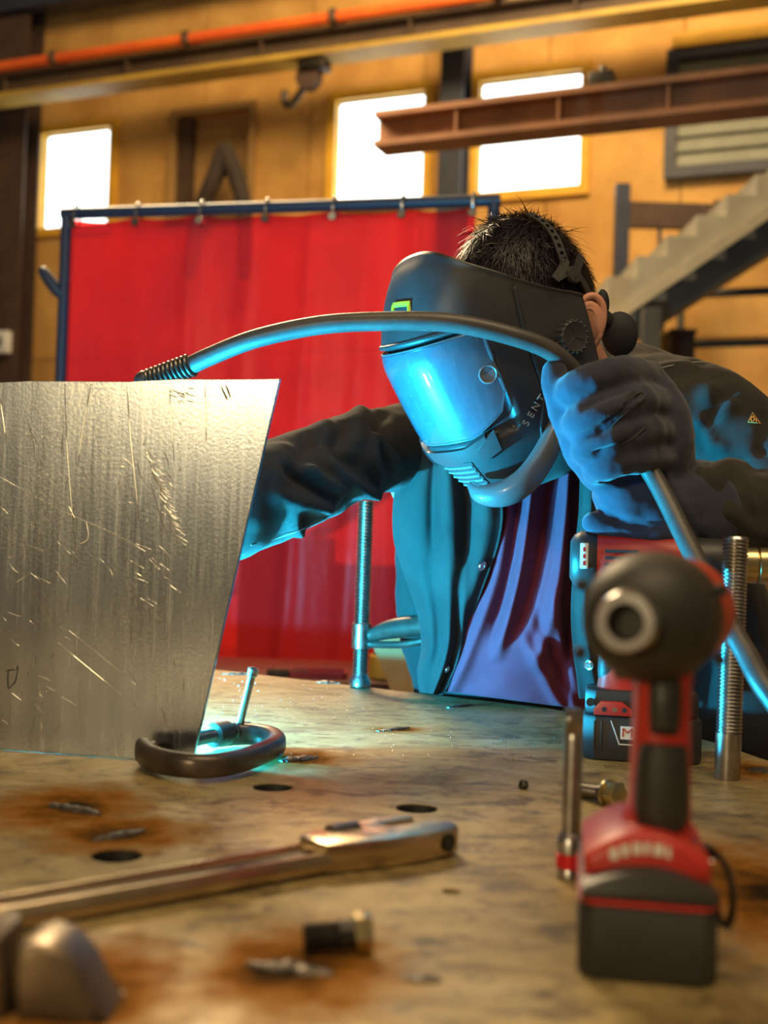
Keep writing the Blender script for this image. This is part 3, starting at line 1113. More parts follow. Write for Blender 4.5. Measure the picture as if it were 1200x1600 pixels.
ink = [[(8, 1048), (26, 1046)], [(13, 1046), (12, 1062), (13, 1077)], [(13, 1077), (24, 1064), (28, 1042)], [(26, 1046), (28, 1040)],
       [(345, 603), (352, 618), (356, 626)], [(352, 601), (357, 612), (360, 622)]]
part('marker_sign', join(*[stroke(s_, .0007 if i < 4 else .0012, None, '') for i, s_ in enumerate(ink)]), MT['marker'], plate)
sm = []
for i in range(14):
    x = random.uniform(262, 300)
    y = random.uniform(603, 636)
    sm.append(stroke([(x, y), (x + random.uniform(4, 14), y + random.uniform(1, 7))], .0006, None, ''))
part('smudge_marks', join(*sm), MT['marker'], plate)
# scratches: long rules, gouges and arcs
scr = []
for s_ in [[(101, 600), (105, 700), (112, 790), (120, 885)], [(0, 745), (90, 795), (180, 835), (228, 862)], [(320, 596), (322, 650), (322, 690)],
           [(198, 600), (204, 680), (212, 760), (222, 850)], [(40, 648), (50, 680), (56, 725)], [(105, 785), (112, 800), (120, 815)],
           [(45, 905), (60, 940), (80, 970), (66, 915), (48, 895)], [(18, 915), (48, 895)], [(108, 985), (170, 1035), (212, 1070)],
           [(90, 1003), (140, 1045), (190, 1085)], [(0, 620), (10, 690)], [(265, 610), (268, 660), (272, 720)], [(142, 600), (128, 680), (122, 730)],
           [(60, 905), (95, 895), (118, 875), (112, 860)], [(235, 755), (255, 820), (268, 850)], [(48, 800), (62, 840), (75, 880)], [(130, 798), (138, 840), (115, 853)]]:
    scr.append(stroke(s_, random.uniform(.0003, .0007), None, ''))
for i in range(150):
    x, y = random.choice([(random.gauss(55, 28), random.uniform(650, 1120)), (random.gauss(225, 30), random.uniform(680, 980)), (random.uniform(0, 300), random.uniform(620, 1150))])
    if x < 0:
        continue
    an = random.gauss(1.2, .45)
    ln_ = random.uniform(5, 30)
    dx, dy = math.cos(an) * ln_, math.sin(an) * ln_
    scr.append(stroke([(x, y), (x + dx * .5 + random.uniform(-2, 2), y + dy * .5), (x + dx, y + dy)], random.uniform(.0002, .0006), None, '', n=6))
for i in range(26):       # arc grinder marks
    t_ = i / 25
    x, y = 228 + 42 * t_ + random.uniform(-4, 4), 700 + 130 * t_
    scr.append(stroke([(x, y), (x + 7, y + 13), (x + 22, y + 22)], random.uniform(.0003, .0007), None, '', n=7))
part('scratches', join(*scr), MT['plateedge'], plate, kind='stuff')

# ================================================================== C-CLAMP
cc = thing('c_clamp', 'dark iron C-clamp gripping the foot of the aluminium plate', 'clamp', Matrix.Translation(T(330, 1200)))
zc = TZ + .016
cp = [T(222, 1172, zc), T(236, 1184, zc), T(275, 1194, zc), T(325, 1197, zc), T(375, 1189, zc), T(415, 1174, zc), T(432, 1163, zc), T(424, 1152, zc), T(398, 1147, zc), T(365, 1147, zc), T(343, 1149, zc)]
S = spline(cp, 44)
sec = []
for i in range(20):
    a_ = 2 * math.pi * i / 20
    c_, s_ = math.cos(a_), math.sin(a_)
    sec.append((math.copysign(abs(c_) ** .7, c_), math.copysign(abs(s_) ** .7, s_)))
rad = [(.0125, .0085)] * 44
rad = [(.0135 - .002 * math.sin(i / 43 * math.pi), .008 + .003 * math.sin(i / 43 * math.pi)) for i in range(44)]
fr = part('frame', tube(S, rad, up=(0, 0, 1), section=sec, rounded=True), MT['iron'], cc, world=True)
part('anvil_pad', lathe([(.007, -.010), (.008, -.008), (.008, .014), (.007, .016)], 20, frame(cp[0] + Vector((.006, .012, -.002)), z=(0.1, 1, 0))), MT['iron'], cc, world=True)
s0 = T(344, 1147, zc + .003)
s1_ = Vector((a.x - .020, a.y + .016, zc + .003))
pad_y = a.y + .016
sdir = (s1_ - s0).normalized()
part('boss', lathe([(.010, -.014), (.014, -.012), (.014, .012), (.010, .014)], 20, frame(s0, z=sdir)), MT['iron'], cc, world=True)
# threaded screw: helical ridge


def thread(p0, p1, r0, r1, pitch, n=20):
    ax = Vector(p1) - Vector(p0)
    Ln = ax.length
    M_ = frame(p0, z=ax)
    k_ = int(Ln / pitch * 6)
    V, Fc = [], []
    for i in range(k_ + 1):
        for j in range(n):
            a_ = 2 * math.pi * j / n
            ph = (i / 6 + j / n) % 1.0
            r_ = r0 + (r1 - r0) * (1 - abs(2 * ph - 1)) ** .8
            V.append((r_ * math.cos(a_), r_ * math.sin(a_), Ln * i / k_))
    for i in range(k_):
        for j in range(n):
            j2 = (j + 1) % n
            Fc.append((i * n + j, i * n + j2, (i + 1) * n + j2, (i + 1) * n + j))
    Fc.append(tuple(range(n))[::-1])
    Fc.append(tuple(k_ * n + j for j in range(n)))
    return xf((np.array(V), Fc), M_)


q_out = s0 - sdir * .055
part('screw', thread(q_out, s1_, .0062, .0082, .0034), MT['thread'], cc, world=True)
part('swivel_pad', lathe([(.006, -.006), (.013, 0), (.013, .004)], 20, frame(s1_, z=sdir)), MT['iron'], cc, world=True)
hb = T(372, 1142, zc + .003)
ht = P(397, 1042, (hb - CAMP).dot(FWD) - .012)
part('screw_head', lathe([(.008, -.012), (.0105, -.010), (.0105, .010), (.008, .012)], 18, frame(hb, z=sdir)), MT['iron'], cc, world=True)
hd = (ht - hb).normalized()
part('tommy_bar', lathe([(.0001, -.016), (.0062, -.0155), (.0062, -.012), (.0045, -.0115), (.0045, (ht - hb).length - .012), (.0062, (ht - hb).length - .010), (.0066, (ht - hb).length - .002), (.0001, (ht - hb).length)], 16, frame(hb, z=hd)), MT['zinc'], cc, world=True)

# ================================================================== ADJUSTABLE WRENCH
wa, wb = T(-60, 1462), T(690, 1322)
wdv = wb - wa
WL = wdv.length
Mw = frame((wa.x, wa.y, TZ), wdv, (0, 0, 1))
wr = thing('adjustable_wrench', 'large worn chrome adjustable wrench lying on the table', 'wrench', Mw)
hx = WL - .118


def oval(x0, x1, w0, w1, n=10, inset=0.0):
    o = []
    for i in range(n):
        a_ = math.pi / 2 + math.pi * i / (n - 1)
        o.append((x0 + (w0 - inset) * math.cos(a_) + 0, (w0 - inset) * math.sin(a_)))
    for i in range(n):
        a_ = -math.pi / 2 + math.pi * i / (n - 1)
        o.append((x1 + (w1 - inset) * math.cos(a_), (w1 - inset) * math.sin(a_)))
    return o


part('handle', prism(oval(.02, hx + .02, .0165, .020), .003, .012, .0025), MT['chrome'], wr)
o1, o2 = oval(.03, hx - .005, .0165, .0195), oval(.03, hx - .012, .0165, .0195, inset=.0065)
V = [(x, y, .0118) for x, y in o1] + [(x, y, .0165) for x, y in oval(.03, hx - .005, .0165, .0195, inset=.0022)] + [(x, y, .0165) for x, y in oval(.03, hx - .012, .0165, .0195, inset=.005)] + [(x, y, .0118) for x, y in o2]
n_ = len(o1)
Fc = []
for k in range(3):
    for i in range(n_):
        j = (i + 1) % n_
        Fc.append((k * n_ + i, k * n_ + j, (k + 1) * n_ + j, (k + 1) * n_ + i))
part('handle_rim', (np.array(V), Fc), MT['chrome'], wr)
part('handle_recess', prism(oval(.03, hx - .014, .011, .013), .0119, .0124), MT['wrenchdark'], wr)
# head with fixed jaw (near side), slot for worm
H0 = hx
head = [(H0 - .012, .017), (H0 - .012, -.018), (H0 + .015, -.024), (H0 + .045, -.030), (H0 + .075, -.032), (H0 + .100, -.030), (H0 + .114, -.024), (H0 + .118, -.013),
        (H0 + .114, -.003), (H0 + .104, .001), (H0 + .076, .002), (H0 + .066, .004), (H0 + .060, .014), (H0 + .056, .024), (H0 + .045, .027), (H0 + .042, .012), (H0 + .016, .012), (H0 + .012, .026), (H0 + .0, .024)]
part('head', prism(head, .001, .023, .003), MT['chrome'], wr)
jaw = [(H0 + .046, .013), (H0 + .062, .014), (H0 + .068, .020), (H0 + .078, .022), (H0 + .104, .020), (H0 + .108, .026), (H0 + .098, .034), (H0 + .075, .038), (H0 + .05, .034), (H0 + .044, .026)]
part('movable_jaw', prism(jaw, .003, .021, .002), MT['chrome'], wr)
wm = []
for i in range(6):
    wm.append(lathe([(.006, -.0021), (.0118, -.0009), (.0118, .0009), (.006, .0021)], 16, Matrix.Translation((H0 + .018 + i * .0044, .016, .0155)) @ Matrix.Rotation(R(90), 4, 'Y')))
part('worm_screw', join(*wm), MT['silver'], wr)
part('pin_hole', lathe([(.0001, .0), (.0066, .0), (.0075, .0006), (.0066, .0012), (.0001, .0008)], 20, Matrix.Translation((H0 + .0985, -.0308, .012)) @ Matrix.Rotation(R(12), 4, 'Z') @ Matrix.Rotation(R(90), 4, 'X')), MT['hollow'], wr)

# ================================================================== BOLTS


def bolt(name, label, p_head, p_tip, rh, hh, rs, m_head, m_shank, washer=0):
    ph, pt = Vector(p_head), Vector(p_tip)
    o = thing(name, label, 'bolt', Matrix.Translation(ph))
    ax = (pt - ph).normalized()
    Mh = frame(ph, z=ax)
    hexa = [(rh * math.cos(R(60 * i)), rh * math.sin(R(60 * i))) for i in range(6)]
    h_ = part('head', xf(prism(hexa, 0, hh, .0012), Mh), m_head, o, world=True)
    if washer:
        part('flange', xf(lathe([(rh * .9, hh), (washer, hh + .0005), (washer, hh + .003), (rs, hh + .0035)], 24), Mh), m_head, o, world=True)
    Ln = (pt - ph).length
    part('shank', xf(lathe([(rs, hh), (rs, hh + (Ln - hh) * .3)], 20), Mh), m_shank, o, world=True)
    part('thread', thread(ph + ax * (hh + (Ln - hh) * .28), pt, rs * .86, rs * 1.0, .0024, 18), m_shank, o, world=True)
    return o


bolt('hex_bolt', 'black hex bolt with a brassy head lying in front of the wrench', T(580, 1458, TZ + .0115), T(474, 1466, TZ + .0095), .0132, .0105, .0092, MT['yellowzinc'], MT['blackbolt'])
bolt('hex_bolt', 'bright zinc hex bolt lying behind the socket extension', T(968, 1243, TZ + .0115), T(905, 1233, TZ + .008), .0132, .012, .0078, MT['yellowzinc'], MT['thread'], .014)

# ================================================================== SOCKET EXTENSION standing on end
se = T(890, 1372)
so = thing('socket_extension', 'chrome socket extension bar with a red ring standing on end', 'socket', Matrix.Translation(se))
k_ = se.y / F
part('socket', lathe([(.0085, 0), (.0100, .001), (.0100, .0075), (.0097, .008)], 28), MT['silver'], so)
part('red_ring', lathe([(.0097, .008), (.0108, .0085), (.0108, .0185), (.0097, .019)], 28), MT['redring'], so)
part('collar', lathe([(.0097, .019), (.0102, .0195), (.0102, .030), (.0085, .033), (.0078, .034)], 28), MT['silver'], so)
part('shaft', lathe([(.0072, .034), (.0072, .104), (.0066, .107), (.0060, .109)], 24), MT['silver'], so)
part('square_drive', xf(box(-.0056, .0056, -.0056, .0056, .108, .127, .0016), Matrix.Rotation(R(25), 4, 'Z')), MT['silver'], so)
part('detent_ball', ell((-.0045, -.0038, .1185), .0025, .0025, .0025, 12), MT['zinc'], so)

# ================================================================== FRONT IMPACT DRIVER
fb = T(1012, 1500)
Mf = Matrix.Translation((fb.x, fb.y + .02, TZ + .0005)) @ Matrix.Rotation(R(-9), 4, 'Z')
fd = thing('impact_driver', 'blurred red and black impact driver standing in the foreground at right', 'drill', Mf)
# battery: chamfered block
def chamf(x0, x1, y0, y1, ch):
    return [(x0 + ch, y0), (x1 - ch, y0), (x1, y0 + ch), (x1, y1 - ch), (x1 - ch, y1), (x0 + ch, y1), (x0, y1 - ch), (x0, y0 + ch)]
bt = part('battery', prism(chamf(-.0395, .0395, -.062, .055, .008), .0, .043, .004), MT['blackplas'], fd)
part('battery_seam', prism(chamf(-.0400, .0400, -.0625, .0555, .008), .043, .0448, .0005), MT['redplas'], bt)
# domed upper housing of the battery front
Gd = []
for i in range(25):
    t_ = i / 24
    x = -.0385 + .077 * t_
    Gd.append((x, .0448 + .0175 * (1 - (2 * t_ - 1) ** 2 * .62) ** 1))
outl = [(-.0385, .0448)] + Gd + [(.0385, .0448)]
V, Fc = prism(outl, -.060, .050, .003)
V = V[:, [0, 2, 1]]
part('battery_top', (V, [f[::-1] for f in Fc]), MT['blackplas'], bt)
# red foot of the tool
Gd = []
for i in range(25):
    t_ = i / 24
    x = -.037 + .074 * t_
    Gd.append((x, .052 + .029 * (1 - (2 * t_ - 1) ** 2 * .55)))
outl = [(-.037, .052)] + Gd + [(.037, .052)]
V, Fc = prism(outl, -.042, .052, .006, 3)
V = V[:, [0, 2, 1]]
ft = part('foot', (V, [f[::-1] for f in Fc]), MT['redplas'], fd)
# worn white print on the foot
pr_ = []
for (x0, x1) in ((-.022, -.017), (-.0155, -.011), (-.009, -.004), (-.0025, .001), (.003, .009), (.0105, .013)):
    zz = lambda x: .0815 - (x / .037) ** 2 * .0165
    pr_.append(box(x0, x1, -.0428, -.0420, zz((x0 + x1) / 2) - .0125, zz((x0 + x1) / 2) - .006))
part('worn_print', join(*pr_), MT['print'], ft)
# belt clip on the right
part('belt_clip', tube(spline([(.036, .0, .062), (.046, -.002, .060), (.0525, -.004, .048), (.054, -.006, .030), (.051, -.006, .020), (.046, -.006, .024), (.044, -.006, .038)], 24), [(.0022, .007)] * 24, 8, up=(1, 0, 0)), MT['blackplas'], fd)
part('clip_screw', lathe([(.0001, 0), (.004, 0), (.0045, .001), (.0045, .003)], 12, Matrix.Translation((.037, -.014, .058)) @ Matrix.Rotation(R(90), 4, 'Y')), MT['silver'], fd)
# handle
def rr(a_, b_, e=.6, n=28):
    return [(math.copysign(abs(math.cos(2 * math.pi * i / n)) ** e, math.cos(2 * math.pi * i / n)) * a_, math.copysign(abs(math.sin(2 * math.pi * i / n)) ** e, math.sin(2 * math.pi * i / n)) * b_) for i in range(n)]
hz_ = [.074, .075, .09, .115, .14, .16, .185]
HX = .0095
hw = [.026, .0220, .0190, .0185, .0180, .0178, .019]
hd_ = [.030, .026, .024, .025, .024, .024, .028]
part('handle', tube([(HX if z > .08 else HX * .8, .005 + .06 * (z - .06) * .1, z) for z in hz_], [(a_, b_) for a_, b_ in zip(hw, hd_)], up=(1, 0, 0), section=rr(1, 1, .75)), MT['redplas'], fd)
part('grip', tube([(HX, -.0035, z) for z in (.078, .081, .088, .108, .126, .130)], [(.013, .022), (.0160, .0225), (.0168, .0235), (.0165, .0235), (.0152, .0225), (.013, .021)], up=(1, 0, 0), section=rr(1, 1, .7)), MT['blackrub'], fd)
part('trigger', tube([(HX, -.016, z) for z in (.136, .140, .152, .166, .172)], [(.008, .006), (.009, .011), (.0095, .0125), (.0095, .0115), (.008, .008)], up=(1, 0, 0), section=rr(1, 1, .7)), MT['blackplas'], fd)
# head: lathe along local y, nose towards the camera
Mh = Matrix.Translation((.004, 0, .2065)) @ Matrix.Rotation(R(-17), 4, 'Z') @ Matrix.Rotation(R(90), 4, 'X')
part('motor_housing', lathe([(.004, -.085), (.030, -.084), (.036, -.078), (.038, -.05), (.0385, -.01), (.038, .0)], 40, Mh), MT['redplas'], fd)
part('nose_boot', lathe([(.0392, -.012), (.0405, -.008), (.0405, .012), (.039, .028), (.035, .042), (.028, .052), (.0205, .057), (.0195, .060)], 40, Mh), MT['blackrub'], fd)
an = part('chuck_collar', lathe([(.0095, .056), (.0175, .056), (.0182, .060), (.0182, .073), (.0165, .076), (.0110, .076), (.0095, .073), (.0090, .060), (.0001, .059)], 36, Mh), MT['silver'], fd)
part('hex_bore', lathe([(.0001, .0595), (.0088, .0597)], 6, Mh), MT['hollow'], an)
for sx in (-1, 1):
    for zz in (.018, -.024):
        part('housing_screw', lathe([(.0001, .0), (.0035, .0), (.004, -.002), (.004, -.01)], 10, Matrix.Translation((sx * .030 + (.012 if sx > 0 else -.012), -.004, .2065 + zz)) @ Matrix.Rotation(R(90), 4, 'X') @ Matrix.Rotation(R(180), 4, 'X')), MT['hollow'], fd)
part('direction_switch', box(-.021, .021, -.012, .004, .167, .176, .003), MT['blackplas'], fd)

# ================================================================== REAR DRILL
rd0 = T(1012, 1192)
Mr = Matrix.Translation((rd0.x, rd0.y + .03, TZ + .0005)) @ Matrix.Rotation(R(-10), 4, 'Z')
rd = thing('cordless_drill', 'red and black cordless drill standing behind the impact driver, chuck to the right', 'drill', Mr)
b2 = part('battery', prism(chamf(-.070, .066, -.036, .036, .014), 0, .052, .005), MT['blackplas'], rd)
part('battery_upper', prism(chamf(-.068, .062, -.034, .034, .012), .052, .082, .006), MT['blackplas'], b2)
la = [(-.058, .053), (-.058, .060), (-.050, .069), (-.026, .069), (-.014, .060), (-.014, .053)]
V, Fc = prism(la, -.040, -.030, .001)
lt = part('latch', (V[:, [0, 2, 1]], [f[::-1] for f in Fc]), MT['redplas'], b2)
for i, x in enumerate((-.046, -.034, -.023)):
    part('latch_dot', lathe([(.0001, 0), (.003, 0), (.003, .002)], 14, Matrix.Translation((x, -.0402, .060)) @ Matrix.Rotation(R(-90), 4, 'X')), MT['hollow'] if i != 1 else MT['snap'], lt)
part('vent_hole', lathe([(.0001, 0), (.005, 0), (.005, .002)], 16, Matrix.Translation((-.062, -.0352, .067)) @ Matrix.Rotation(R(-90), 4, 'X')), MT['hollow'], b2)
for x in (-.058, -.050):
    part('side_rib', box(x, x + .003, -.0375, -.034, .012, .046, .001), MT['blackplas'], b2)
lg = part('logo_plate', box(-.027, .030, -.0368, -.0358, .026, .041, .0003), MT['print'], b2, smooth=False)
part('logo_letter', xf(text_geo('M', .0145), Matrix.Translation((-.0190, -.0371, .0335)) @ Matrix.Rotation(R(90), 4, 'X') @ Matrix.Scale(1.25, 4, (1, 0, 0))), MT['redplas'], lg, smooth=False)
vl = []
for p_, q_ in [((-.038, .047), (-.028, .020)), ((-.028, .020), (.034, .020))]:
    vl.append(tube([(p_[0], -.0366, p_[1]), (q_[0], -.0366, q_[1])], .0007, 6))
part('logo_line', join(*vl), MT['print'], b2)
part('handle', tube([(-.030, 0, .078), (-.032, 0, .095), (-.030, 0, .13), (-.022, 0, .17), (-.016, 0, .21)], [(.026, .030), (.021, .022), (.020, .019), (.022, .02), (.028, .024)], up=(1, 0, 0), section=rr(1, 1, .75)), MT['redplas'], rd)
part('grip', tube([(-.039, 0, z) for z in (.088, .10, .13, .16, .185)], [(.014, .016), (.0155, .0205), (.015, .0205), (.015, .0205), (.012, .016)], up=(1, 0, 0), section=rr(1, 1, .75)), MT['blackrub'], rd)
part('trigger', tube([(.006, 0, z) for z in (.145, .15, .165, .178)], [(.008, .009), (.012, .01), (.013, .01), (.010, .009)], up=(1, 0, 0)), MT['redplas'], rd)
MX = Matrix.Translation((0, 0, .232)) @ Matrix.Rotation(R(90), 4, 'Y')
mh = part('motor_housing', lathe([(.004, -.088), (.026, -.087), (.033, -.080), (.034, -.03), (.033, .03), (.030, .05)], 32, MX), MT['redplas'], rd)
part('rear_cap', lathe([(.0001, -.091), (.022, -.0905), (.030, -.086), (.0345, -.078), (.0345, -.060), (.034, -.059)], 32, MX), MT['blackplas'], rd)
gp = part('gauge', box(-.0785, -.0690, -.0352, -.0325, .222, .252, .001), MT['print'], rd)
for i in range(3):
    part('gauge_led', box(-.0752, -.0722, -.0357, -.0351, .226 + .008 * i, .231 + .008 * i), MT['redring'], gp)
for i in range(4):
    part('vent_slot', box(-.050 + .0, -.012, -.0350, -.0330, .218 + .008 * i, .2215 + .008 * i), MT['hollow'], mh)
part('gear_case', lathe([(.029, .045), (.031, .05), (.030, .085), (.024, .10), (.019, .104)], 32, MX), MT['blackplas'], rd)
part('chuck', lathe([(.019, .103), (.0215, .106), (.0215, .125), (.020, .126), (.0215, .128), (.0215, .142), (.018, .152), (.010, .157), (.006, .157)], 32, MX), MT['yellowzinc'], rd)

# ================================================================== THREADED STUDS
t0 = T(1136, 1217)
tt = P(1147, 842, (t0 - CAMP).dot(FWD))
ts = thing('threaded_stud', 'thick bright threaded steel stud standing on the table at right', 'stud', Matrix.Translation(t0))
ax = Vector((0.012, 0, 1)).normalized()
ht_ = (tt - t0).length
part('rod', thread(t0 + ax * .05, t0 + ax * ht_, .0118, .0144, .0040, 30), MT['studsteel'], ts, world=True)
part('plain_end', xf(lathe([(.0136, 0), (.0138, .001), (.0138, .05)], 30), frame(t0, z=ax)), MT['studsteel'], ts, world=True)
part('chamfer', xf(lathe([(.0138, ht_), (.012, ht_ + .0025), (.0001, ht_ + .0025)], 30), frame(t0, z=ax)), MT['studsteel'], ts, world=True)

t1 = T(562, 1074) + Vector((0, 0, .0012))
d1 = (t1 - CAMP).dot(FWD)
tp1 = P(572, 782, d1)
cs = thing('threaded_clamp', 'tall threaded hold-down clamp standing between the plate and the jacket', 'clamp', Matrix.Translation(t1))
ax = (tp1 - t1).normalized()
h1 = (tp1 - t1).length
ppm = d1 / F
part('screw', thread(t1 + ax * .02, tp1, .0108, .0142, .0056, 24), MT['studsteel'], cs, world=True)
part('foot', xf(lathe([(.017, 0), (.0185, .002), (.0185, .010), (.014, .018), (.0125, .024)], 24), frame(t1, z=ax)), MT['zinc'], cs, world=True)
zc0, zc1 = (1074 - 1015) * ppm, (1074 - 974) * ppm
part('collar', xf(lathe([(.0145, zc0), (.0165, zc0 + .002), (.0165, zc1 - .002), (.0145, zc1)], 24), frame(t1, z=ax)), MT['zinc'], cs, world=True)
am = P(575, 995, d1)
ae = P(690, 975, d1 - .10)
part('arm', tube(spline([am, am.lerp(ae, .35) + Vector((0, 0, .006)), ae], 12), [(.009 + .008 * math.sin(i / 11 * 2.2), .010 + .004 * i / 11) for i in range(12)], 12, rounded=True), MT['iron'], cs, world=True)
part('arm_rib', tube(spline([am + Vector((0, -.004, -.012)), am.lerp(ae, .5) + Vector((0, -.006, -.022)), ae + Vector((0, 0, -.02))], 10), .006, 10, rounded=True), MT['iron'], cs, world=True)

# ================================================================== BRACKET bottom left
k0 = T(70, 1575)
bj = thing('slotted_clamp_jaw', 'blurred brown steel clamp jaw with a dark slot in the lower left corner', 'clamp', Matrix.Translation((k0.x, k0.y, TZ)))
dj = (k0 - CAMP).dot(FWD)
def jp(px, py, d_):
    return P(px, py, d_)
o_ = [(38, 1640), (36, 1500), (44, 1466), (70, 1458), (108, 1470), (138, 1505), (160, 1550), (178, 1605), (184, 1660)]
ctr = P(70, 1560, dj)
def jaw_out(o__, d_, w0, w1):
    Q = []
    for px, py in o__:
        q_ = P(px, py, d_)
        Q.append((q_.x, max(q_.z, TZ + .0005)))
    V, Fc = prism(Q, w0, w1, .004, 3)
    return V[:, [0, 2, 1]], [f[::-1] for f in Fc]
part('jaw', jaw_out(o_, dj, dj - .012, dj + .030), MT['brownsteel'], bj, world=True)
part('jaw', jaw_out([(-60, 1660), (-60, 1500), (-40, 1455), (-8, 1440), (14, 1452), (20, 1500), (22, 1660)], dj, dj - .012, dj + .030), MT['brownsteel'], bj, world=True)
part('bridge', jaw_out([(0, 1660), (0, 1600), (60, 1600), (60, 1660)], dj, dj - .002, dj + .02), MT['hollow'], bj, world=True)

# ================================================================== PERSON
from mathutils.bvhtree import BVHTree


def bvh(V, Fc):
    return BVHTree.FromPolygons([tuple(v) for v in V], [tuple(f) for f in Fc])


def hit(tree, px, py):
    v = (FWD + (px - 600) / F * RGT + (800 - py) / F * UPV).normalized()
    return tree.ray_cast(CAMP, v)


def hits(tree, pts):
    out = []
    for q_ in pts:
        h = hit(tree, *q_)
        if h[0] is not None:
            out.append(h[0])
    return out


def fold(V, Fc, N, tree, lst):
    for pts, wd_, amp in lst:
        H = hits(tree, pts)
        if len(H) > 1:
            V = crease(V, N, H, wd_, amp)
    return V


# head frame: faces the arc, down and to the viewer's left
YAW, PIT = R(57), R(24)
hu = Vector((-math.sin(YAW), -math.cos(YAW), 0))
hl = Vector((math.cos(YAW), -math.sin(YAW), 0))
hf = hu * math.cos(PIT) - Vector((0, 0, 1)) * math.sin(PIT)
hw_ = Vector((0, 0, 1)) * math.cos(PIT) + hu * math.sin(PIT)
HK = P(900, 515, 1.47)
HO = HK - hl * .112 + hf * .0
MH = Matrix((hl, -hf, hw_)).transposed().to_4x4()
MH.translation = HO
# feet stand behind the table
person = thing('person', 'person in dark jacket, purple shirt and blue gloves bent over the table welding', 'person', Matrix.Translation((.26, 2.12, 0)))

neck0 = P(930, 650, 1.73)
headc = MH @ Vector((0, .032, .040))
hip = Vector((.26, 2.10, .93))
shR, shL = P(640, 700, 1.78), P(1090, 660, 1.72)
elR, wrR = P(470, 762, 1.61), P(290, 815, 1.50)
elL, wrL = P(1255, 815, 1.56), P(1075, 800, 1.43)
chest = P(840, 760, 1.90)
bg = [ell(headc, .074, .094, .116, 28, MH), ell(MH @ Vector((0, -.055, -.045)), .052, .045, .05, 20, MH),
      ell(MH @ Vector((0, -.098, -.01)), .013, .016, .02, 12, MH),
      tube(spline([headc, MH @ Vector((.004, .068, -.055)), neck0], 10), [.060, .058, .055, .053, .052, .052, .052, .053, .054, .055], 20, rounded=True),
      tube(spline([neck0, chest, hip], 12), [(.05 + .075 * min(1, i / 4), .05 + .035 * min(1, i / 4)) for i in range(12)], 24, up=(1, 0, 0), rounded=True),
      tube(spline([shR + Vector((.02, .06, -.05)), shL + Vector((-.02, .06, -.05))], 4), .05, 16, rounded=True),
      tube(spline([shR, elR, wrR], 10), np.linspace(.05, .03, 10), 16, rounded=True),
      tube(spline([shL, elL, wrL], 10), np.linspace(.05, .03, 10), 16, rounded=True)]
for sx in (-.1, .23):
    bg.append(tube(spline([hip + Vector((sx, 0, 0)), (hip.x + sx, 2.06, .5), (hip.x + sx, 2.12, .08)], 10), np.linspace(.08, .045, 10), 16, rounded=True))
V, Fc, N = blob(bg, .007, 3)
# ears are part of the same skin
def ear(sx):
    eo = MH @ Vector((sx * .078, .036, -.004))
    ex = hl * sx
    # ear plane axes: back (with outward tilt) and up
    eb = (-hf * .86 + ex * .50).normalized()
    eu = (hw_ * .98 - hf * .12).normalized()
    en = eb.cross(eu) * (-1 if sx > 0 else 1)
    pt = lambda b_, u_, n_=0: eo + eb * b_ + eu * u_ + en * n_
    rim = spline([pt(.002, .012), pt(.012, .031), pt(.028, .033), pt(.037, .018), pt(.033, -.004), pt(.021, -.022), pt(.010, -.030), pt(.002, -.022)], 28)
    g1 = tube(rim, [.0048] * 18 + [.0055] * 6 + [.0068] * 4, 10, rounded=True)
    inner = spline([pt(.006, .016, -.002), pt(.019, .019, -.003), pt(.025, .006, -.003), pt(.017, -.010, -.002), pt(.008, -.016, -.001)], 16)
    g2 = tube(inner, .004, 8, rounded=True)
    Mq = Matrix((eb, eu, en)).transposed().to_4x4()
    g3 = ell(pt(.016, .002, -.003), .020, .028, .004, 16, Mq)
    return join(g1, g2, g3)
V, Fc = join((V, Fc), ear(1), ear(-1))
body = part('body', (V, Fc), MT['skin'], person, world=True, angle=180)

# hair: cap and strands
capV, capF = ell(headc - hw_ * .002, .080, .100, .121, 40, MH)
cloc = (capV - np.array(MH.translation)) @ np.array(MH)[:3, :3]
hv, hfc = [], []
RN = np.array(MH)[:3, :3]
cnt = 0
C0 = np.array([0, .032, .040])
RAD = np.array([.080, .100, .121])
while cnt < 5200:
    a_ = rng.normal(size=3)
    a_ /= np.linalg.norm(a_)
    if a_[1] < (-.9 if a_[2] > .3 else -.62) or a_[2] < -.45 or (a_[2] < .02 and a_[1] < .15) or (a_[2] < .25 and a_[1] < -.3):
        continue
    p0 = C0 + a_ * RAD * .99
    nrm_ = a_ / RAD
    nrm_ /= np.linalg.norm(nrm_)
    comb = np.array([.55 * a_[0], -.55 + .9 * max(a_[1], 0), -.25 - .6 * (1 - max(a_[2], 0))]) + rng.normal(size=3) * .35
    comb -= nrm_ * (comb @ nrm_)
    comb /= np.linalg.norm(comb)
    ln_ = rng.uniform(.016, .032) * (1.15 if a_[2] > .6 else .7 if a_[2] < .1 else 1)
    lift = rng.uniform(.12, .5)
    if rng.random() < .05:
        lift, ln_ = .9, ln_ * 1.3
    side = np.cross(comb, nrm_)
    wd_ = rng.uniform(.0006, .0012)
    base = len(hv)
    for k in range(4):
        t_ = k / 3
        c_ = p0 + comb * ln_ * t_ + nrm_ * ln_ * lift * (t_ - .55 * t_ * t_)
        w2 = wd_ * (1 - t_ * .9)
        hv.append(c_ + side * w2)
        hv.append(c_ - side * w2)
    for k in range(3):
        b0 = base + 2 * k
        hfc.append((b0, b0 + 1, b0 + 3, b0 + 2))
    cnt += 1
hv = np.array(hv) @ RN.T + np.array(MH.translation)
keep = set(i for i, v in enumerate(cloc) if True)
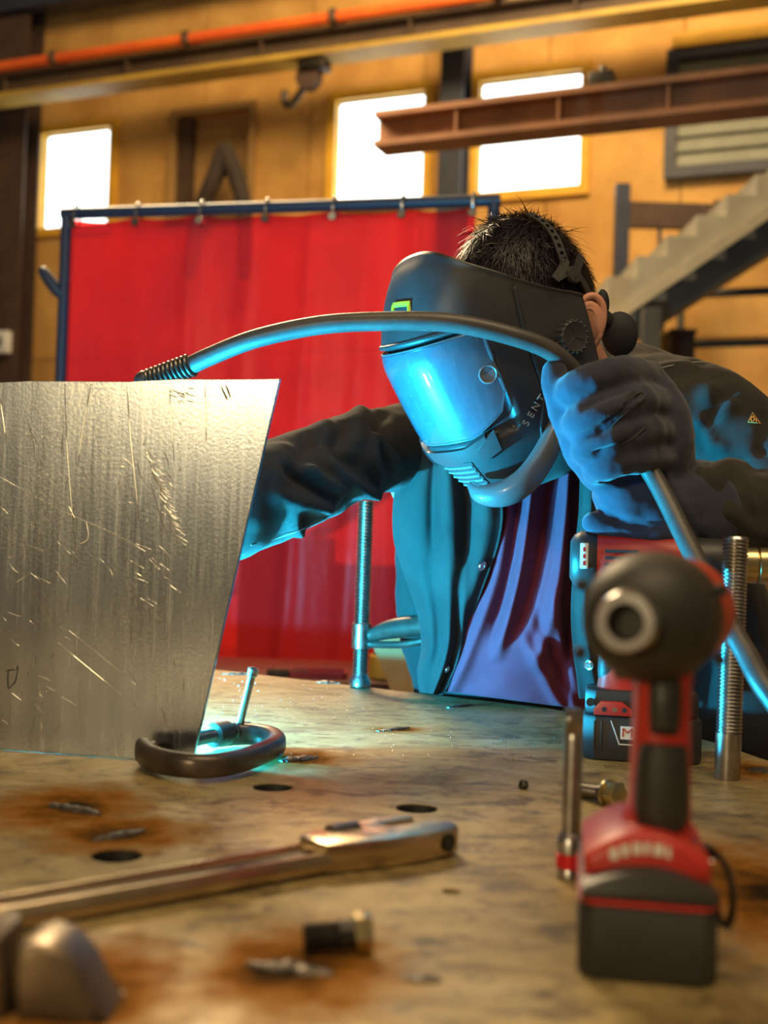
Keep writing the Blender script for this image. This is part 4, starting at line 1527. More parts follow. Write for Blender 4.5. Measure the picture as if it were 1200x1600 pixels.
hc = [f for f in capF if np.mean([((cloc[i] - C0) / RAD)[1] for i in f]) > (-.92 if np.mean([((cloc[i] - C0) / RAD)[2] for i in f]) > .25 else -.60) and np.mean([((cloc[i] - C0) / RAD)[2] for i in f]) > -.42
      and not (np.mean([((cloc[i] - C0) / RAD)[2] for i in f]) < .04 and np.mean([((cloc[i] - C0) / RAD)[1] for i in f]) < .12)]
part('hair', join((capV, hc), (hv, hfc)), MT['hair'], person, world=True, angle=180, label='short dark brown hair')

# ------------------------------------------------------------------ jacket (back, shoulders, sleeves)
jg = [tube(spline([P(850, 690, 1.86), P(815, 800, 1.92), P(795, 930, 1.96), P(815, 1060, 2.0), (.25, 2.08, .80)], 16),
           [(.205 - .025 * i / 15, .10) for i in range(16)], 32, up=(1, 0, 0), rounded=True),
      # viewer's left sleeve
      tube(spline([P(690, 705, 1.82), P(625, 700, 1.77), P(560, 712, 1.69), P(500, 735, 1.63), P(450, 758, 1.59), P(390, 785, 1.545), P(345, 803, 1.52)], 26),
           [float(q_) for q_ in spline([.085, .068, .062, .064, .068, .066, .066], 26)[:, 0]], 28, rounded=True),
      # viewer's right shoulder and arm
      tube(spline([P(930, 640, 1.78), P(1010, 640, 1.75), P(1090, 655, 1.71), P(1150, 705, 1.67), P(1210, 775, 1.61), P(1250, 820, 1.56)], 22),
           [float(q_) for q_ in spline([.075, .082, .084, .082, .075, .068], 22)[:, 0]], 28, rounded=True),
      tube(spline([P(1255, 822, 1.56), P(1190, 808, 1.50), P(1130, 798, 1.46), P(1090, 795, 1.44)], 14),
           [float(q_) for q_ in spline([.070, .066, .056, .050], 14)[:, 0]], 26, rounded=True),
      # upper back between the shoulders
      tube(spline([P(700, 700, 1.90), P(830, 640, 1.92), P(960, 625, 1.88), P(1060, 660, 1.80)], 14), .095, 24, rounded=True),
      # side of the body, viewer's right, down to the table
      tube(spline([P(1010, 760, 1.90), P(1090, 880, 1.96), P(1135, 1000, 2.0), P(1145, 1120, 2.0), P(1145, 1190, 2.02)], 18), [(.115, .085)] * 18, 26, up=(0, 1, 0), rounded=True)]
V, Fc, N = blob(jg, .0062, 5)
tree = bvh(V, Fc)
FL = [
    # viewer's left sleeve
    ([(596, 768), (560, 762), (525, 742), (510, 716)], .009, .022), ([(590, 776), (535, 772), (495, 750), (478, 728)], .009, .022),
    ([(575, 778), (520, 790), (460, 785), (415, 772)], .011, .022), ([(460, 785), (455, 815), (470, 832)], .009, .016),
    ([(622, 735), (600, 705), (583, 688), (580, 715), (592, 755)], .009, .018), ([(520, 700), (505, 690), (470, 690)], .014, -.010),
    ([(570, 735), (540, 715), (530, 690), (545, 660)], .012, -.014), ([(545, 770), (505, 765), (460, 745), (440, 725)], .008, -.014),
    ([(566, 642), (556, 670), (560, 700)], .014, .012), ([(515, 660), (505, 690), (508, 705)], .014, .010), ([(440, 690), (440, 730), (420, 760)], .016, .010),
    ([(600, 640), (590, 670), (606, 690)], .012, -.014), ([(485, 672), (475, 700), (455, 720)], .012, -.010), ([(410, 700), (400, 760), (395, 830)], .016, .008),
    ([(430, 850), (480, 830), (520, 810), (560, 785)], .006, .005),
    # viewer's right shoulder
    ([(1078, 735), (1095, 660), (1105, 620), (1114, 596)], .009, .013), ([(1082, 745), (1108, 680), (1135, 645), (1152, 620)], .009, .012),
    ([(1085, 750), (1115, 695), (1122, 668)], .008, .011), ([(1092, 745), (1130, 700), (1185, 668)], .008, .010),
    ([(1092, 715), (1112, 655), (1140, 610)], .008, -.010), ([(1050, 600), (1070, 640), (1075, 690)], .012, .010),
    ([(1080, 562), (1120, 590), (1165, 640)], .012, -.006), ([(1020, 580), (1060, 572), (1100, 572)], .010, .008),
    ([(1100, 760), (1140, 730), (1195, 715)], .014, .012), ([(1150, 735), (1165, 770), (1180, 800)], .008, .007), ([(1130, 790), (1160, 820), (1195, 845)], .012, .008),
    ([(1180, 735), (1195, 690), (1199, 640)], .012, -.010), ([(1120, 740), (1160, 722), (1198, 700)], .009, -.012),
    # body at right
    ([(1110, 900), (1125, 990), (1140, 1080)], .014, .010), ([(1160, 930), (1175, 1010), (1180, 1090)], .014, -.010)]
V = fold(V, Fc, N, tree, FL)
V = V + N * (nz(V, 14) * .004 + nz(V, 38, 5) * .0022)[:, None]
V, Fc, N = evalmesh(V, Fc, [('SMOOTH', dict(factor=.5, iterations=3))])
jk = part('jacket', (V, Fc), MT['jacket'], person, world=True, angle=180)
tree = bvh(V, Fc)
# hem stitching on the sleeve cuff
for pts in ([(392, 852), (430, 842), (470, 828), (505, 812), (530, 800)],):
    H = hits(tree, pts)
    if len(H) > 2:
        part('hem_stitch', tube(spline([h + Vector((0, -.001, 0)) for h in H], 30), .0009, 6), MT['stitch'], jk, world=True)
H = hits(tree, [(1022, 578), (1050, 571), (1085, 566), (1105, 566)])
if len(H) > 2:
    part('shoulder_seam', tube(spline(H, 24), .0010, 6), MT['stitch'], jk, world=True)
# small triangular flame emblem on the upper sleeve
h = hit(tree, 1177, 655)
if h[0] is not None:
    n_ = h[1] if h[1].y < 0 else -h[1]
    Me = frame(h[0] + n_ * .0012, RGT - UPV * .1, n_)
    e_ = []
    tri = [(-.0085, -.008, 0), (.0085, -.008, 0), (0, .011, 0)]
    e_.append(tube(tri, .0008, 6, closed=True))
    e_.append(tube(spline([(-.003, -.006, 0), (-.0038, -.001, 0), (0, .005, 0), (.001, .0, 0), (.0035, -.002, 0), (.003, -.006, 0)], 14), .0008, 6))
    e_.append(tube([(-.001, -.006, 0), (.0005, -.002, 0)], .0007, 6))
    part('sleeve_emblem', xf(join(*e_), Me), MT['emblem'], jk, world=True)


# ------------------------------------------------------------------ jacket front panels and shirt
def step_(x, a, b_):
    return min(1., max(0., (x - a) / (b_ - a)))


def pedge(lst, n):
    return spline(lst, n)


def panel(Lp, Rp, depth, folds_, nu=70, nv=120, th=.003, extra=None):
    """draped cloth between two edge curves (pixel) with depth(s,t) and vertical folds"""
    Lc, Rc = pedge(Lp, nv), pedge(Rp, nv)
    G = np.zeros((nu, nv, 3))
    for j in range(nv):
        t_ = j / (nv - 1)
        for i in range(nu):
            s_ = i / (nu - 1)
            px, py = Lc[j] * (1 - s_) + Rc[j] * s_
            d_ = depth(s_, t_)
            for (c0, c1, c2, wd_, amp, t0_, t1_) in folds_:
                c_ = c0 * (1 - t_) ** 2 + 2 * c1 * t_ * (1 - t_) + c2 * t_ * t_
                e_ = max(0., min(1., (t_ - t0_) * 8)) * max(0., min(1., (t1_ - t_) * 8))
                d_ -= amp * e_ * math.exp(-((s_ - c_) / wd_) ** 2)
            d_ += .004 * noise.noise(Vector((s_ * 5, t_ * 7, px * .001)))
            G[i, j] = P(px, py, d_)
    return G


PL_L = [(642, 650), (632, 700), (618, 760), (613, 800), (616, 850), (634, 905), (652, 960), (658, 1010), (652, 1050), (655, 1082)]
PL_R = [(735, 690), (765, 735), (782, 770), (787, 805), (780, 850), (762, 900), (744, 948), (732, 1000), (716, 1045), (690, 1086)]
G = panel(PL_L, PL_R, lambda s_, t_: 1.685 + .10 * t_ ** 1.2 + .07 * (1 - s_) ** 3 - .01 * s_ + .03 * s_ * t_ * step_(t_, .35, .7),
          [(.16, .18, .22, .16, .020, -.1, .95), (.46, .50, .62, .13, .026, -.1, 1.2), (.36, .36, .42, .05, -.014, -.1, .5), (.66, .66, .72, .06, -.014, .05, .6), (.84, .85, .88, .10, .014, .0, .75), (.30, .7, .98, .08, .012, .40, 1.1)])
fp = part('jacket_front', sheet(G[:, ::-1], .003), MT['jacket'], person, world=True, angle=180)
ft_ = bvh(G.reshape(-1, 3), [(i * 120 + j, (i + 1) * 120 + j, (i + 1) * 120 + j + 1, i * 120 + j + 1) for i in range(69) for j in range(119)])
# folded front hem
ed = G[-2, 4:]
part('front_hem', tube([tuple(q_) for q_ in ed[::3]], .0022, 8), MT['jacket'], fp, world=True)


def snap(tree_, px, py, par, r_=.0078):
    h_ = hit(tree_, px, py)
    if h_[0] is None:
        return
    n_ = h_[1] if h_[1].y < 0 else -h_[1]
    part('snap_button', xf(lathe([(.0001, .0012), (.0028, .0014), (.0034, .0030), (.0052, .0030), (.0060, .0012), (r_, .0018), (r_, .0)], 24), frame(h_[0], z=n_)), MT['snap'], par, world=True)


snap(ft_, 752, 884, fp)
snap(ft_, 698, 1045, fp, .0066)
PR_L = [(908, 700), (906, 740), (904, 800), (897, 870), (892, 950), (896, 1020), (906, 1092)]
PR_R = [(1000, 720), (1005, 760), (1010, 820), (1015, 880), (1020, 950), (1025, 1020), (1030, 1085)]
G = panel(PR_L, PR_R, lambda s_, t_: 1.66 + .075 * t_ + .10 * s_ ** 2, [(.20, .16, .22, .09, .018, -.1, 1.1), (.5, .45, .5, .1, .02, -.1, 1.1)])
fp2 = part('jacket_front', sheet(G[:, ::-1], .003), MT['jacket'], person, world=True, angle=180)
ft2 = bvh(G.reshape(-1, 3), [(i * 120 + j, (i + 1) * 120 + j, (i + 1) * 120 + j + 1, i * 120 + j + 1) for i in range(69) for j in range(119)])
snap(ft2, 920, 1038, fp2)
# collar under the chin
cg = [tube(spline([P(700, 690, 1.74), P(770, 715, 1.70), P(850, 705, 1.675), P(905, 660, 1.67), P(950, 610, 1.68), P(990, 585, 1.76)], 20),
           [float(q_) for q_ in spline([.035, .04, .045, .042, .034, .028], 20)[:, 0]], 20, rounded=True),
      tube(spline([P(1000, 585, 1.76), P(970, 570, 1.82), P(900, 570, 1.88), P(800, 620, 1.86)], 14), .035, 20, rounded=True)]
V, Fc, N = blob(cg, .006, 4)
V = V + N * (nz(V, 22) * .006)[:, None]
part('collar', (V, Fc), MT['jacket'], person, world=True, angle=180)

SH_L = [(765, 700), (762, 770), (755, 840), (745, 900), (728, 960), (712, 1010), (700, 1050), (690, 1080)]
SH_R = [(935, 690), (932, 760), (930, 830), (928, 900), (926, 960), (925, 1010), (925, 1060), (925, 1110)]
G = panel(SH_L, SH_R, lambda s_, t_: 1.735 - .035 * math.sin(math.pi * s_) + .07 * t_ ** 1.5,
          [(.20, .18, .05, .05, .012, -.1, 1.1), (.42, .34, .30, .05, .022, -.1, .8), (.30, .28, .2, .04, -.012, -.1, .7), (.58, .50, .35, .055, -.016, -.1, .7), (.74, .74, .55, .06, .022, -.1, .85),
           (.9, .86, .8, .05, -.014, -.1, .9), (.3, .75, .9, .05, .012, .45, 1.1), (.1, .5, .95, .05, -.010, .5, 1.1), (.05, .30, .8, .045, .010, .62, 1.1)], nu=110, nv=120)
part('shirt', sheet(G[:, ::-1], .002), MT['shirt'], person, world=True, angle=180)

# trousers and boots
tg = [tube(spline([hip + Vector((.06, 0, -.06)), hip + Vector((.06, 0, .05))], 4), [(.22, .11)] * 4, 24, up=(1, 0, 0), rounded=True)]
for sx in (-.1, .23):
    tg.append(tube(spline([hip + Vector((sx, 0, -.05)), (hip.x + sx * 1.1, 2.05, .5), (hip.x + sx * 1.15, 2.12, .06)], 12), np.linspace(.105, .07, 12), 20, rounded=False))
V, Fc, N = blob(tg, .012, 3)
part('trousers', (V + N * (nz(V, 12) * .006)[:, None], Fc), MT['pants'], person, world=True, angle=180)
for sx in (-.115, .264):
    x = hip.x + sx
    bt_ = part('boot', tube(spline([(x, 2.16, .055), (x, 2.08, .058), (x, 1.98, .045), (x, 1.92, .036)], 12), [(.05 - .0015 * i, .046) for i in range(12)], 16, up=(0, 0, 1), rounded=True), MT['boot'], person, world=True)
    part('sole', prism([(x - .045, 2.20), (x - .04, 1.92), (x, 1.885), (x + .04, 1.92), (x + .045, 2.20)], 0, .02, .003), MT['blackrub'], bt_, world=True)

# ------------------------------------------------------------------ gloves
def glove(name, fingers, palm, thumb, voxel, extra_folds, cuffpath, cuffrad, lobe=None, mt_=None):
    gs = []
    for pts, rad in fingers + [thumb]:
        n = 14
        S_ = spline(pts, n)
        gs.append(tube(S_, [float(q_) for q_ in spline(rad, n)[:, 0]], 16, rounded=True))
    for pts, rad in palm:
        n = 10
        gs.append(tube(spline(pts, n), [tuple(q_) for q_ in spline(rad, n)], 20, rounded=True))
    n = 14
    gs.append(tube(spline(cuffpath, n), [float(q_) for q_ in spline(cuffrad, n)[:, 0]], 28, rounded=True))
    if lobe:
        for pts, rad in lobe:
            gs.append(tube(spline(pts, n), [tuple(q_) for q_ in spline(rad, n)], 20, rounded=True))
    V, Fc, N = blob(gs, voxel, 6)
    tr_ = bvh(V, Fc)
    V = fold(V, Fc, N, tr_, extra_folds)
    V = V + N * (nz(V, 45) * .0018 + nz(V, 120, 3) * .0006)[:, None]
    o = part(name, (V, Fc), mt_ or MT['glove'], person, world=True, angle=180)
    return o, bvh(V, Fc)


fing = [([P(1012, 590, 1.405), P(975, 582, 1.355), P(930, 590, 1.332), P(893, 606, 1.342), P(883, 622, 1.362)], [.021, .020, .0185, .0175, .0155]),
        ([P(1035, 632, 1.405), P(995, 626, 1.350), P(945, 640, 1.326), P(905, 655, 1.336), P(895, 668, 1.358)], [.021, .020, .0190, .0180, .016]),
        ([P(1045, 678, 1.405), P(1005, 672, 1.350), P(960, 684, 1.328), P(922, 697, 1.338), P(912, 708, 1.360)], [.020, .019, .0185, .0175, .016]),
        ([P(1045, 718, 1.410), P(1010, 714, 1.358), P(970, 722, 1.336), P(938, 732, 1.344), P(930, 738, 1.365)], [.020, .0185, .0175, .0170, .0155])]
thumb = ([P(965, 760, 1.395), P(915, 715, 1.375), P(885, 655, 1.372), P(868, 605, 1.368), P(866, 580, 1.366)], [.026, .022, .0185, .0165, .0150])
palm = [([P(1022, 612, 1.408), P(1040, 650, 1.404), P(1046, 690, 1.404), P(1040, 725, 1.412)], [(.026, .026), (.029, .029), (.029, .029), (.027, .027)]), ([P(1005, 600, 1.425), P(1035, 660, 1.430), P(1035, 725, 1.430), P(1015, 790, 1.430)], [(.030, .028), (.036, .032), (.040, .034), (.044, .040)]),
        ([P(950, 735, 1.400), P(975, 770, 1.395), P(1000, 800, 1.41)], [(.028, .028), (.033, .033), (.036, .036)])]
cuffp = [P(985, 770, 1.410), P(1025, 795, 1.420), P(1065, 802, 1.440), P(1092, 800, 1.455)]
cuffr = [.046, .052, .060, .066]
lobe = [([P(928, 818, 1.400), P(985, 826, 1.395), P(1040, 832, 1.400), P(1085, 830, 1.43)], [(.015, .016), (.020, .022), (.024, .030), (.024, .03)])]
gl, gtree = glove('glove', fing, palm, thumb, .0036,
                  [([(905, 640), (940, 622), (985, 608)], .005, -.006), ([(912, 683), (950, 662), (988, 622), (1000, 618)], .005, -.007),
                   ([(925, 712), (960, 700), (1008, 668)], .005, -.007), ([(1000, 600), (1020, 640), (1030, 690)], .010, .004),
                   ([(905, 815), (940, 845), (1000, 856), (1062, 860)], .005, .005), ([(918, 790), (950, 810), (1000, 822), (1040, 820)], .006, -.005),
                   ([(930, 752), (980, 750), (1040, 738)], .005, -.006), ([(960, 640), (985, 632), (1003, 620)], .005, .004)],
                  cuffp, cuffr, lobe)
# dark leather reinforcement on the index tip and little finger, piping and cuff binding
pipe = []
for pts in ([(955, 668), (975, 648), (1000, 628), (1006, 618), (998, 614), (975, 628), (950, 650)],):
    H = hits(gtree, pts)
    pipe.append(tube(spline([h + Vector((0, -.0005, 0)) for h in H], 30), .0011, 8))
for pts in ([(958, 702), (985, 688), (1008, 668)],):
    H = hits(gtree, pts)
    pipe.append(tube(spline([h + Vector((0, -.0005, 0)) for h in H], 20), .0011, 8))
part('seam_piping', join(*pipe), MT['gloveblack'], gl, world=True)
for s_ in (-1, 1):
    pass
# hidden working hand behind the plate, on the torch
TH0, TH1 = P(236, 590, 1.435), P(150, 960, 1.46)
ta = P(196, 770, 1.455)
tdir = (TH1 - TH0).normalized()
f2 = []
for i in range(4):
    c_ = ta + tdir * (.026 * i)
    f2.append(([c_ + Vector((.050, .028, .012)), c_ + Vector((.032, -.030, .006)), c_ + Vector((-.018, -.036, 0)), c_ + Vector((-.036, -.008, -.002)), c_ + Vector((-.024, .020, -.004))], [.0165, .0165, .0155, .015, .0135]))
th2 = ([ta + Vector((.05, .03, .0)), ta + Vector((.028, -.004, .04)), ta + Vector((.004, -.02, .055)), ta + Vector((-.014, -.02, .06))], [.020, .018, .0165, .0145])
pm2 = [([ta + Vector((.055, .03, .01)), ta + tdir * .04 + Vector((.06, .035, .01)), ta + tdir * .08 + Vector((.055, .03, 0))], [(.026, .03)] * 3),
       ([ta + tdir * .04 + Vector((.06, .03, .0)), P(290, 815, 1.50)], [(.034, .04), (.036, .04)])]
gl2, _ = glove('glove', f2, pm2, th2, .0042, [], [P(280, 812, 1.50), P(310, 812, 1.51), P(345, 806, 1.52)], [.042, .046, .052])

# ================================================================== TORCH AND CABLE
tc = thing('welding_torch', 'welding torch with a thick black cable arching over to the raised glove', 'welding torch', Matrix.Translation(ARC))
cp_ = [P(298, 571, 1.42), P(330, 556, 1.41), P(400, 529, 1.39), P(500, 508, 1.375), P(600, 502, 1.362), P(700, 504, 1.352), P(790, 522, 1.352), P(860, 548, 1.362),
       P(905, 590, 1.378), P(955, 650, 1.382), P(995, 705, 1.374), P(1030, 760, 1.352), P(1075, 850, 1.300), P(1120, 940, 1.235), P(1165, 1020, 1.180), P(1210, 1095, 1.130),
       Vector((.44, 1.06, .925)), Vector((.56, .98, .912)), Vector((.70, .93, .912)), Vector((.81, .92, .90)), Vector((.85, .93, .75)), Vector((.86, .96, .3)), Vector((.95, 1.1, .02)), Vector((1.6, 1.6, .012))]
part('cable', tube(spline(cp_, 170), .0112, 20, rounded=True), MT['cable'], tc, world=True, angle=180)
# spring strain relief
sp0, sp1 = P(226, 596, 1.437), P(300, 570, 1.42)
axs = sp1 - sp0
Msp = frame(sp0, z=axs)
hel = []
turns = 11
for i in range(turns * 14):
    t_ = i / (turns * 14 - 1)
    r_ = .0118 + .0012 * t_
    a_ = 2 * math.pi * turns * t_
    hel.append(Msp @ Vector((r_ * math.cos(a_), r_ * math.sin(a_), axs.length * t_)))
part('spring_relief', tube(hel, .0022, 7), MT['thread'], tc, world=True)
part('relief_sleeve', tube([sp0, sp1], .0105, 18), MT['cable'], tc, world=True)
hd0 = P(226, 596, 1.437)
part('torch_handle', tube(spline([hd0, P(212, 660, 1.45), ta, P(172, 870, 1.46), P(160, 930, 1.46)], 24), [(.0135, .0155)] * 24, 16, rounded=True), MT['blackplas'], tc, world=True)
nk = spline([P(160, 930, 1.46), P(150, 990, 1.46), P(140, 1040, 1.45), ARC + Vector((.022, .022, .045))], 18)
part('gooseneck', tube(nk, .0075, 14), MT['chrome'], tc, world=True)
part('nozzle', lathe([(.0085, 0), (.0105, .004), (.0105, .040), (.0085, .046), (.006, .046)], 24, frame(ARC + Vector((.032, .030, .062)), z=(-.032, -.030, -.062))), MT['yellowzinc'], tc, world=True)

# ================================================================== HELMET
hm = thing('welding_helmet', 'black welding helmet with a clear cover lens reflecting the blue arc', 'helmet', MH)
_wz = [.158, .15, .13, .10, .06, .03, 0, -.05, -.08, -.11, -.14, -.165, -.18]
_uf = [.104, .116, .140, .163, .184, .192, .1885, .1785, .1710, .160, .144, .126, .115]
_sw = [.088, .092, .098, .106, .111, .112, .112, .110, .106, .096, .082, .066, .058]
_sp = spline(list(zip(_wz[::-1], _uf[::-1], _sw[::-1])), 400)
def UF(w): return float(np.interp(w, _sp[:, 0], _sp[:, 1]))
def SW(w): return float(np.interp(w, _sp[:, 0], _sp[:, 2]))
AM = .925          # half sweep of the shell
PHM = R(104)
def wtop(a): return .151 - .114 * abs(a / AM) ** 1.85
def wbot(a): return -.172 + .118 * abs(a / AM) ** 2.2
def hsurf(a, w, off=0.0):
    ph = a * PHM
    c_, s_ = math.cos(ph), math.sin(ph)
    u_ = UF(w) * math.copysign(abs(c_) ** .88, c_)
    l_ = SW(w) * math.copysign(abs(s_) ** .80, s_)
    p_ = np.array([l_, -u_, w])
    if off:
        n_ = np.array([l_ / SW(w) ** 2, -u_ / UF(w) ** 2, (.0 if abs(w) < .05 else w * 10)])
        p_ = p_ + n_ / np.linalg.norm(n_) * off
    return p_
def step(x, a, b_): return min(1., max(0., (x - a) / (b_ - a)))
na, nw = 121, 90
G = np.zeros((na, nw, 3))
for i in range(na):
    a_ = AM * (-1 + 2 * i / (na - 1))
    for j in range(nw):
        t_ = j / (nw - 1)
        w_ = wtop(a_) * (1 - t_) + wbot(a_) * t_
        off = 0.0
        aa = abs(a_)
        # cheek panel step: front face proud of the side
        lim = .66 if w_ > -.06 else .66 - .9 * (-.06 - w_) if w_ > -.12 else .606
        off += .0035 * (1 - step(aa, lim - .012, lim + .004))
        # lens recess
        if aa < .50 and -.092 < w_ < .050:
            off -= .010 * step(.50 - aa, 0, .02) * step(w_ + .092, 0, .006) * step(.050 - w_, 0, .006)
        # rim rolls
        off += .002 * (1 - step(t_, 0, .025)) + .0015 * (1 - step(1 - t_, 0, .025))
        G[i, j] = hsurf(a_, w_, off)
shell = part('shell', sheet(G[::-1], .003), MT['helmet'], hm, angle=180)
shV, shF = G.reshape(-1, 3) @ np.array(MH)[:3, :3].T + np.array(MH.translation), [(i * nw + j, (i + 1) * nw + j, (i + 1) * nw + j + 1, i * nw + j + 1) for i in range(na - 1) for j in range(nw - 1)]
stree = bvh(shV, shF)
# auto-darkening filter and its bezel under the cover
def patchg(a0, a1, w0f, w1f, off, n1=50, n2=30):
    Gp = np.zeros((n1, n2, 3))
    for i in range(n1):
        a_ = a0 + (a1 - a0) * i / (n1 - 1)
        for j in range(n2):
            t_ = j / (n2 - 1)
            w_ = w0f(a_) * (1 - t_) + w1f(a_) * t_
            Gp[i, j] = hsurf(a_, w_, off)
    return Gp[::-1]
part('filter_glass', sheet(patchg(-.27, .27, lambda a: .032, lambda a: -.070, -.0062), .002), MT['filter'], hm, angle=60)
bz = []
for (a0, w0), (a1, w1) in zip([(-.29, .040), (.29, .040), (.29, -.076), (-.29, -.076)], [(.29, .040), (.29, -.076), (-.29, -.076), (-.29, .040)]):
    pts = [hsurf(a0 + (a1 - a0) * k / 15, w0 + (w1 - w0) * k / 15, -.004) for k in range(16)]
    bz.append(tube(pts, .0042, 10, rounded=True))
part('filter_bezel', join(*bz), MT['bezel'], hm)
# cover lens with rounded corners
def ctop(a):
    e = abs(a) / .49
    return .043 - .012 * max(0, e - .86) ** 2 / .0196
def cbot(a):
    e = abs(a) / .49
    return -.084 + .030 * step(e, .45, 1.0) ** 1.3 + .016 * max(0, e - .9) / .1
part('cover_lens', sheet(patchg(-.49, .49, ctop, cbot, .0045, 70, 36), .0015), MT['lens'], hm, angle=180)
rimp = [hsurf(a_, ctop(a_), .0032) for a_ in np.linspace(-.49, .49, 40)] + [hsurf(.49, w_, .0032) for w_ in np.linspace(ctop(.49), cbot(.49), 14)[1:-1]] + [hsurf(a_, cbot(a_), .0032) for a_ in np.linspace(.49, -.49, 40)] + [hsurf(-.49, w_, .0032) for w_ in np.linspace(cbot(.49), ctop(.49), 14)[1:-1]]
part('lens_rim', tube(rimp, .0014, 8, closed=True), MT['bezel'], hm)
# finger notch at the side of the lens
for sx in (-1, 1):
    ct_ = hsurf(sx * .445, -.012, .004)
    nr_ = ct_ - hsurf(sx * .445, -.012, .0)
    part('lens_sensor', xf(lathe([(.0001, .0006), (.0095, .0006), (.0105, .0018), (.0120, .0012), (.0120, -.001)], 24), frame(ct_, z=nr_)), MT['bezel'], hm)
# brow ledge over the lens
part('brow_ledge', tube([hsurf(a_, .052 - .003 * abs(a_), .003) for a_ in np.linspace(-.50, .50, 40)], .0035, 8, rounded=True), MT['helmet'], hm)
# jaw guard: proud chin piece with facets and slats
def jt(a): return -.094 + .030 * step(abs(a), .22, .5)
def jb(a): return -.150 + .020 * step(abs(a), .12, .34)
part('jaw_guard', sheet(patchg(-.30, .30, lambda a: -.094 + .010 * step(abs(a), .15, .30), lambda a: -.114 + .010 * step(abs(a), .05, .30), .009, 40, 12), .010), MT['helmetlight'], hm, angle=25)
part('chin_block', sheet(patchg(-.13, .13, lambda a: -.115, lambda a: -.168, .0050, 20, 10), .008), MT['helmetlight'], hm, angle=25)
for k in range(5):
    w_ = -.121 - .0075 * k
    part('vent_slat', tube([hsurf(a_, w_, .0056) for a_ in np.linspace(-.115, .115, 14)], .0017, 8, rounded=True), MT['bezel'], hm)
for sx in (-1, 1):
    part('jaw_recess', sheet(patchg(.22 * sx, .36 * sx, lambda a: -.100 + .02 * (abs(a) - .22) / .14, lambda a: -.118 + .012 * (abs(a) - .22) / .14, .012, 16, 8)[::sx], .006), MT['helmet'], hm, angle=25)
for sx in (-1, 1):
    part('cheek_edge', tube([hsurf(sx * a_, w_, .004) for a_, w_ in zip(np.interp(np.linspace(0, 1, 40), [0, .55, .72, 1], [.665, .66, .60, .575]), np.interp(np.linspace(0, 1, 40), [0, .55, .72, 1], [.075, -.055, -.095, -.135]))], .0016, 6, rounded=True), MT['helmetlight'], hm)
# pivot knobs
for sx in (-1, 1):
    kp = hsurf(sx * .835, -.006, .0)
    nk_ = np.array([sx, -.06, 0.0])
    Mk = frame(kp, x=(0, -1, 0), z=nk_)
    kb = part('pivot_knob', xf(lathe([(.0205, -.004), (.0212, .003), (.0205, .011), (.0185, .0125), (.0165, .0115), (.0001, .0118)], 40), Mk), MT['strap'], hm)
    rbs = []
    for q_ in range(18):
        a_ = 2 * math.pi * q_ / 18
        rbs.append(tube([(.0208 * math.cos(a_), .0208 * math.sin(a_), .0), (.0205 * math.cos(a_), .0205 * math.sin(a_), .011)], .0019, 6, rounded=True))
    part('knurl', xf(join(*rbs), Mk), MT['helmetlight'], kb)
    for q_ in range(3):
        a_ = 2 * math.pi * q_ / 3 + .5
        part('spoke_line', xf(tube([(.001 * math.cos(a_), .001 * math.sin(a_), .0121), (.0145 * math.cos(a_), .0145 * math.sin(a_), .0121)], .0006, 6), Mk), MT['helmetlight'], kb)
# rounded lip under the chin
lip = [P(738, 760, 1.485), P(752, 772, 1.470), P(785, 772, 1.458), P(820, 752, 1.455), P(848, 715, 1.462), P(868, 672, 1.472), P(882, 630, 1.485)]
part('chin_lip', tube(spline(lip, 30), [(float(q_), float(q_) * .9) for q_ in spline([.007, .0125, .0165, .0170, .0160, .0140, .010], 30)[:, 0]], 18, rounded=True), MT['chinroll'], hm, world=True, angle=180)
# lettering on the cheek
let = []
for k, ch in enumerate('SENTIN'):
    q0 = Vector((822, 661)).lerp(Vector((860, 597)), k / 5)
    h, h2 = hit(stree, q0.x, q0.y), hit(stree, q0.x + 3.5, q0.y - 6)
    if h[0] is None or h2[0] is None:
        continue
    n_ = h[1] if h[1].dot(FWD) < 0 else -h[1]
    let.append(xf(text_geo(ch, .0135, .0012), frame(h[0] + n_ * .0010, h2[0] - h[0], n_)))
part('cheek_lettering', join(*let), MT['lettergrey'], hm, world=True, smooth=False)
# lime sticker above the lens
st_ = []
for pts, r_ in (([(616, 478), (628, 476), (642, 475)], .0034), ([(640, 475), (641, 482), (641, 489)], .0022), ([(617, 478), (616, 486)], .0022)):
    H = []
    for q_ in pts:
        h = hit(stree, *q_)
        if h[0] is not None:
            H.append(h[0] + (h[1] if h[1].dot(FWD) < 0 else -h[1]) * .0022)
    if len(H) > 1:
        st_.append(tube(H, [(.0008, r_)] * len(H), 8, up=-FWD))
if st_:
    part('lime_sticker', join(*st_), MT['lime'], hm, world=True)
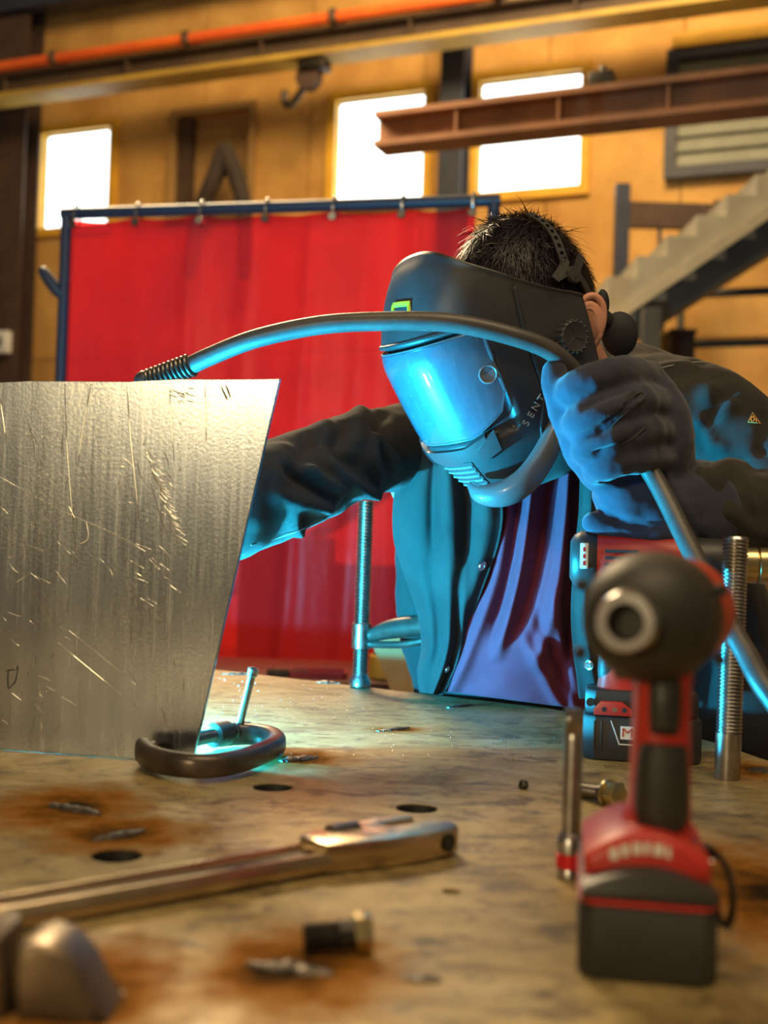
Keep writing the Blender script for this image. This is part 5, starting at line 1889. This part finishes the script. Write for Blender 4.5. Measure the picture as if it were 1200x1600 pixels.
# headgear straps over the hair
ctree = bvh(*ell(headc - hw_ * .002, .089, .109, .131, 48, MH))
def strap(pts, wd_, holes=True, nm='headgear_strap'):
    H = hits(ctree, pts)
    if len(H) < 2:
        return
    S_ = [Vector(q_) for q_ in spline(H, 41)]
    V_, F_ = [], []
    for i, q_ in enumerate(S_):
        t_ = (S_[min(i + 1, 40)] - S_[max(i - 1, 0)]).normalized()
        n_ = (q_ - headc).normalized()
        b_ = t_.cross(n_).normalized()
        for k in (-1, -.42, .42, 1):
            V_.append(q_ + b_ * wd_ * k)
        for k in (-1, -.42, .42, 1):
            V_.append(q_ + b_ * wd_ * k - n_ * .0022)
    for i in range(40):
        for k in range(3):
            if holes and k == 1 and i % 4 in (1, 2) and 3 < i < 37:
                continue
            a_, b0 = i * 8 + k, (i + 1) * 8 + k
            F_.append((a_, a_ + 1, b0 + 1, b0))
            F_.append((a_ + 4, b0 + 4, b0 + 5, a_ + 5))
        for k in (0, 3):
            a_, b0 = i * 8 + k, (i + 1) * 8 + k
            F_.append((a_, b0, b0 + 4, a_ + 4))
    part(nm, (np.array([tuple(v) for v in V_]), F_), MT['strap'], hm, world=True, angle=30)
strap([(826, 332), (848, 345), (866, 366), (878, 395), (884, 415)], .0068)
strap([(918, 366), (916, 382), (910, 400), (902, 418)], .0055)
strap([(872, 432), (886, 424), (900, 424), (912, 440), (922, 458)], .0062, False)
strap([(868, 436), (880, 418), (884, 405)], .006, False)
strap([(902, 432), (903, 418), (908, 402)], .006, False)
h = hit(ctree, 895, 430)
if h[0] is not None:
    n_ = h[1] if h[1].dot(FWD) < 0 else -h[1]
    part('strap_ratchet', xf(lathe([(.0110, -.002), (.0118, .002), (.0105, .005), (.0001, .0055)], 24), frame(h[0], z=n_)), MT['strap'], hm, world=True)
# rear pads of the headgear
pm = frame(P(966, 520, 1.64), RGT, -FWD)
part('neck_pad', ell(P(968, 522, 1.64), .026, .032, .012, 24, pm), MT['pad'], hm, world=True)
part('neck_pad', ell(P(941, 475, 1.62), .010, .021, .010, 20, pm), MT['pad'], hm, world=True)
part('rear_band', tube(spline([P(926, 470, 1.60), P(944, 490, 1.62), P(962, 505, 1.64)], 10), [(.009, .003)] * 10, 8), MT['strap'], hm, world=True)
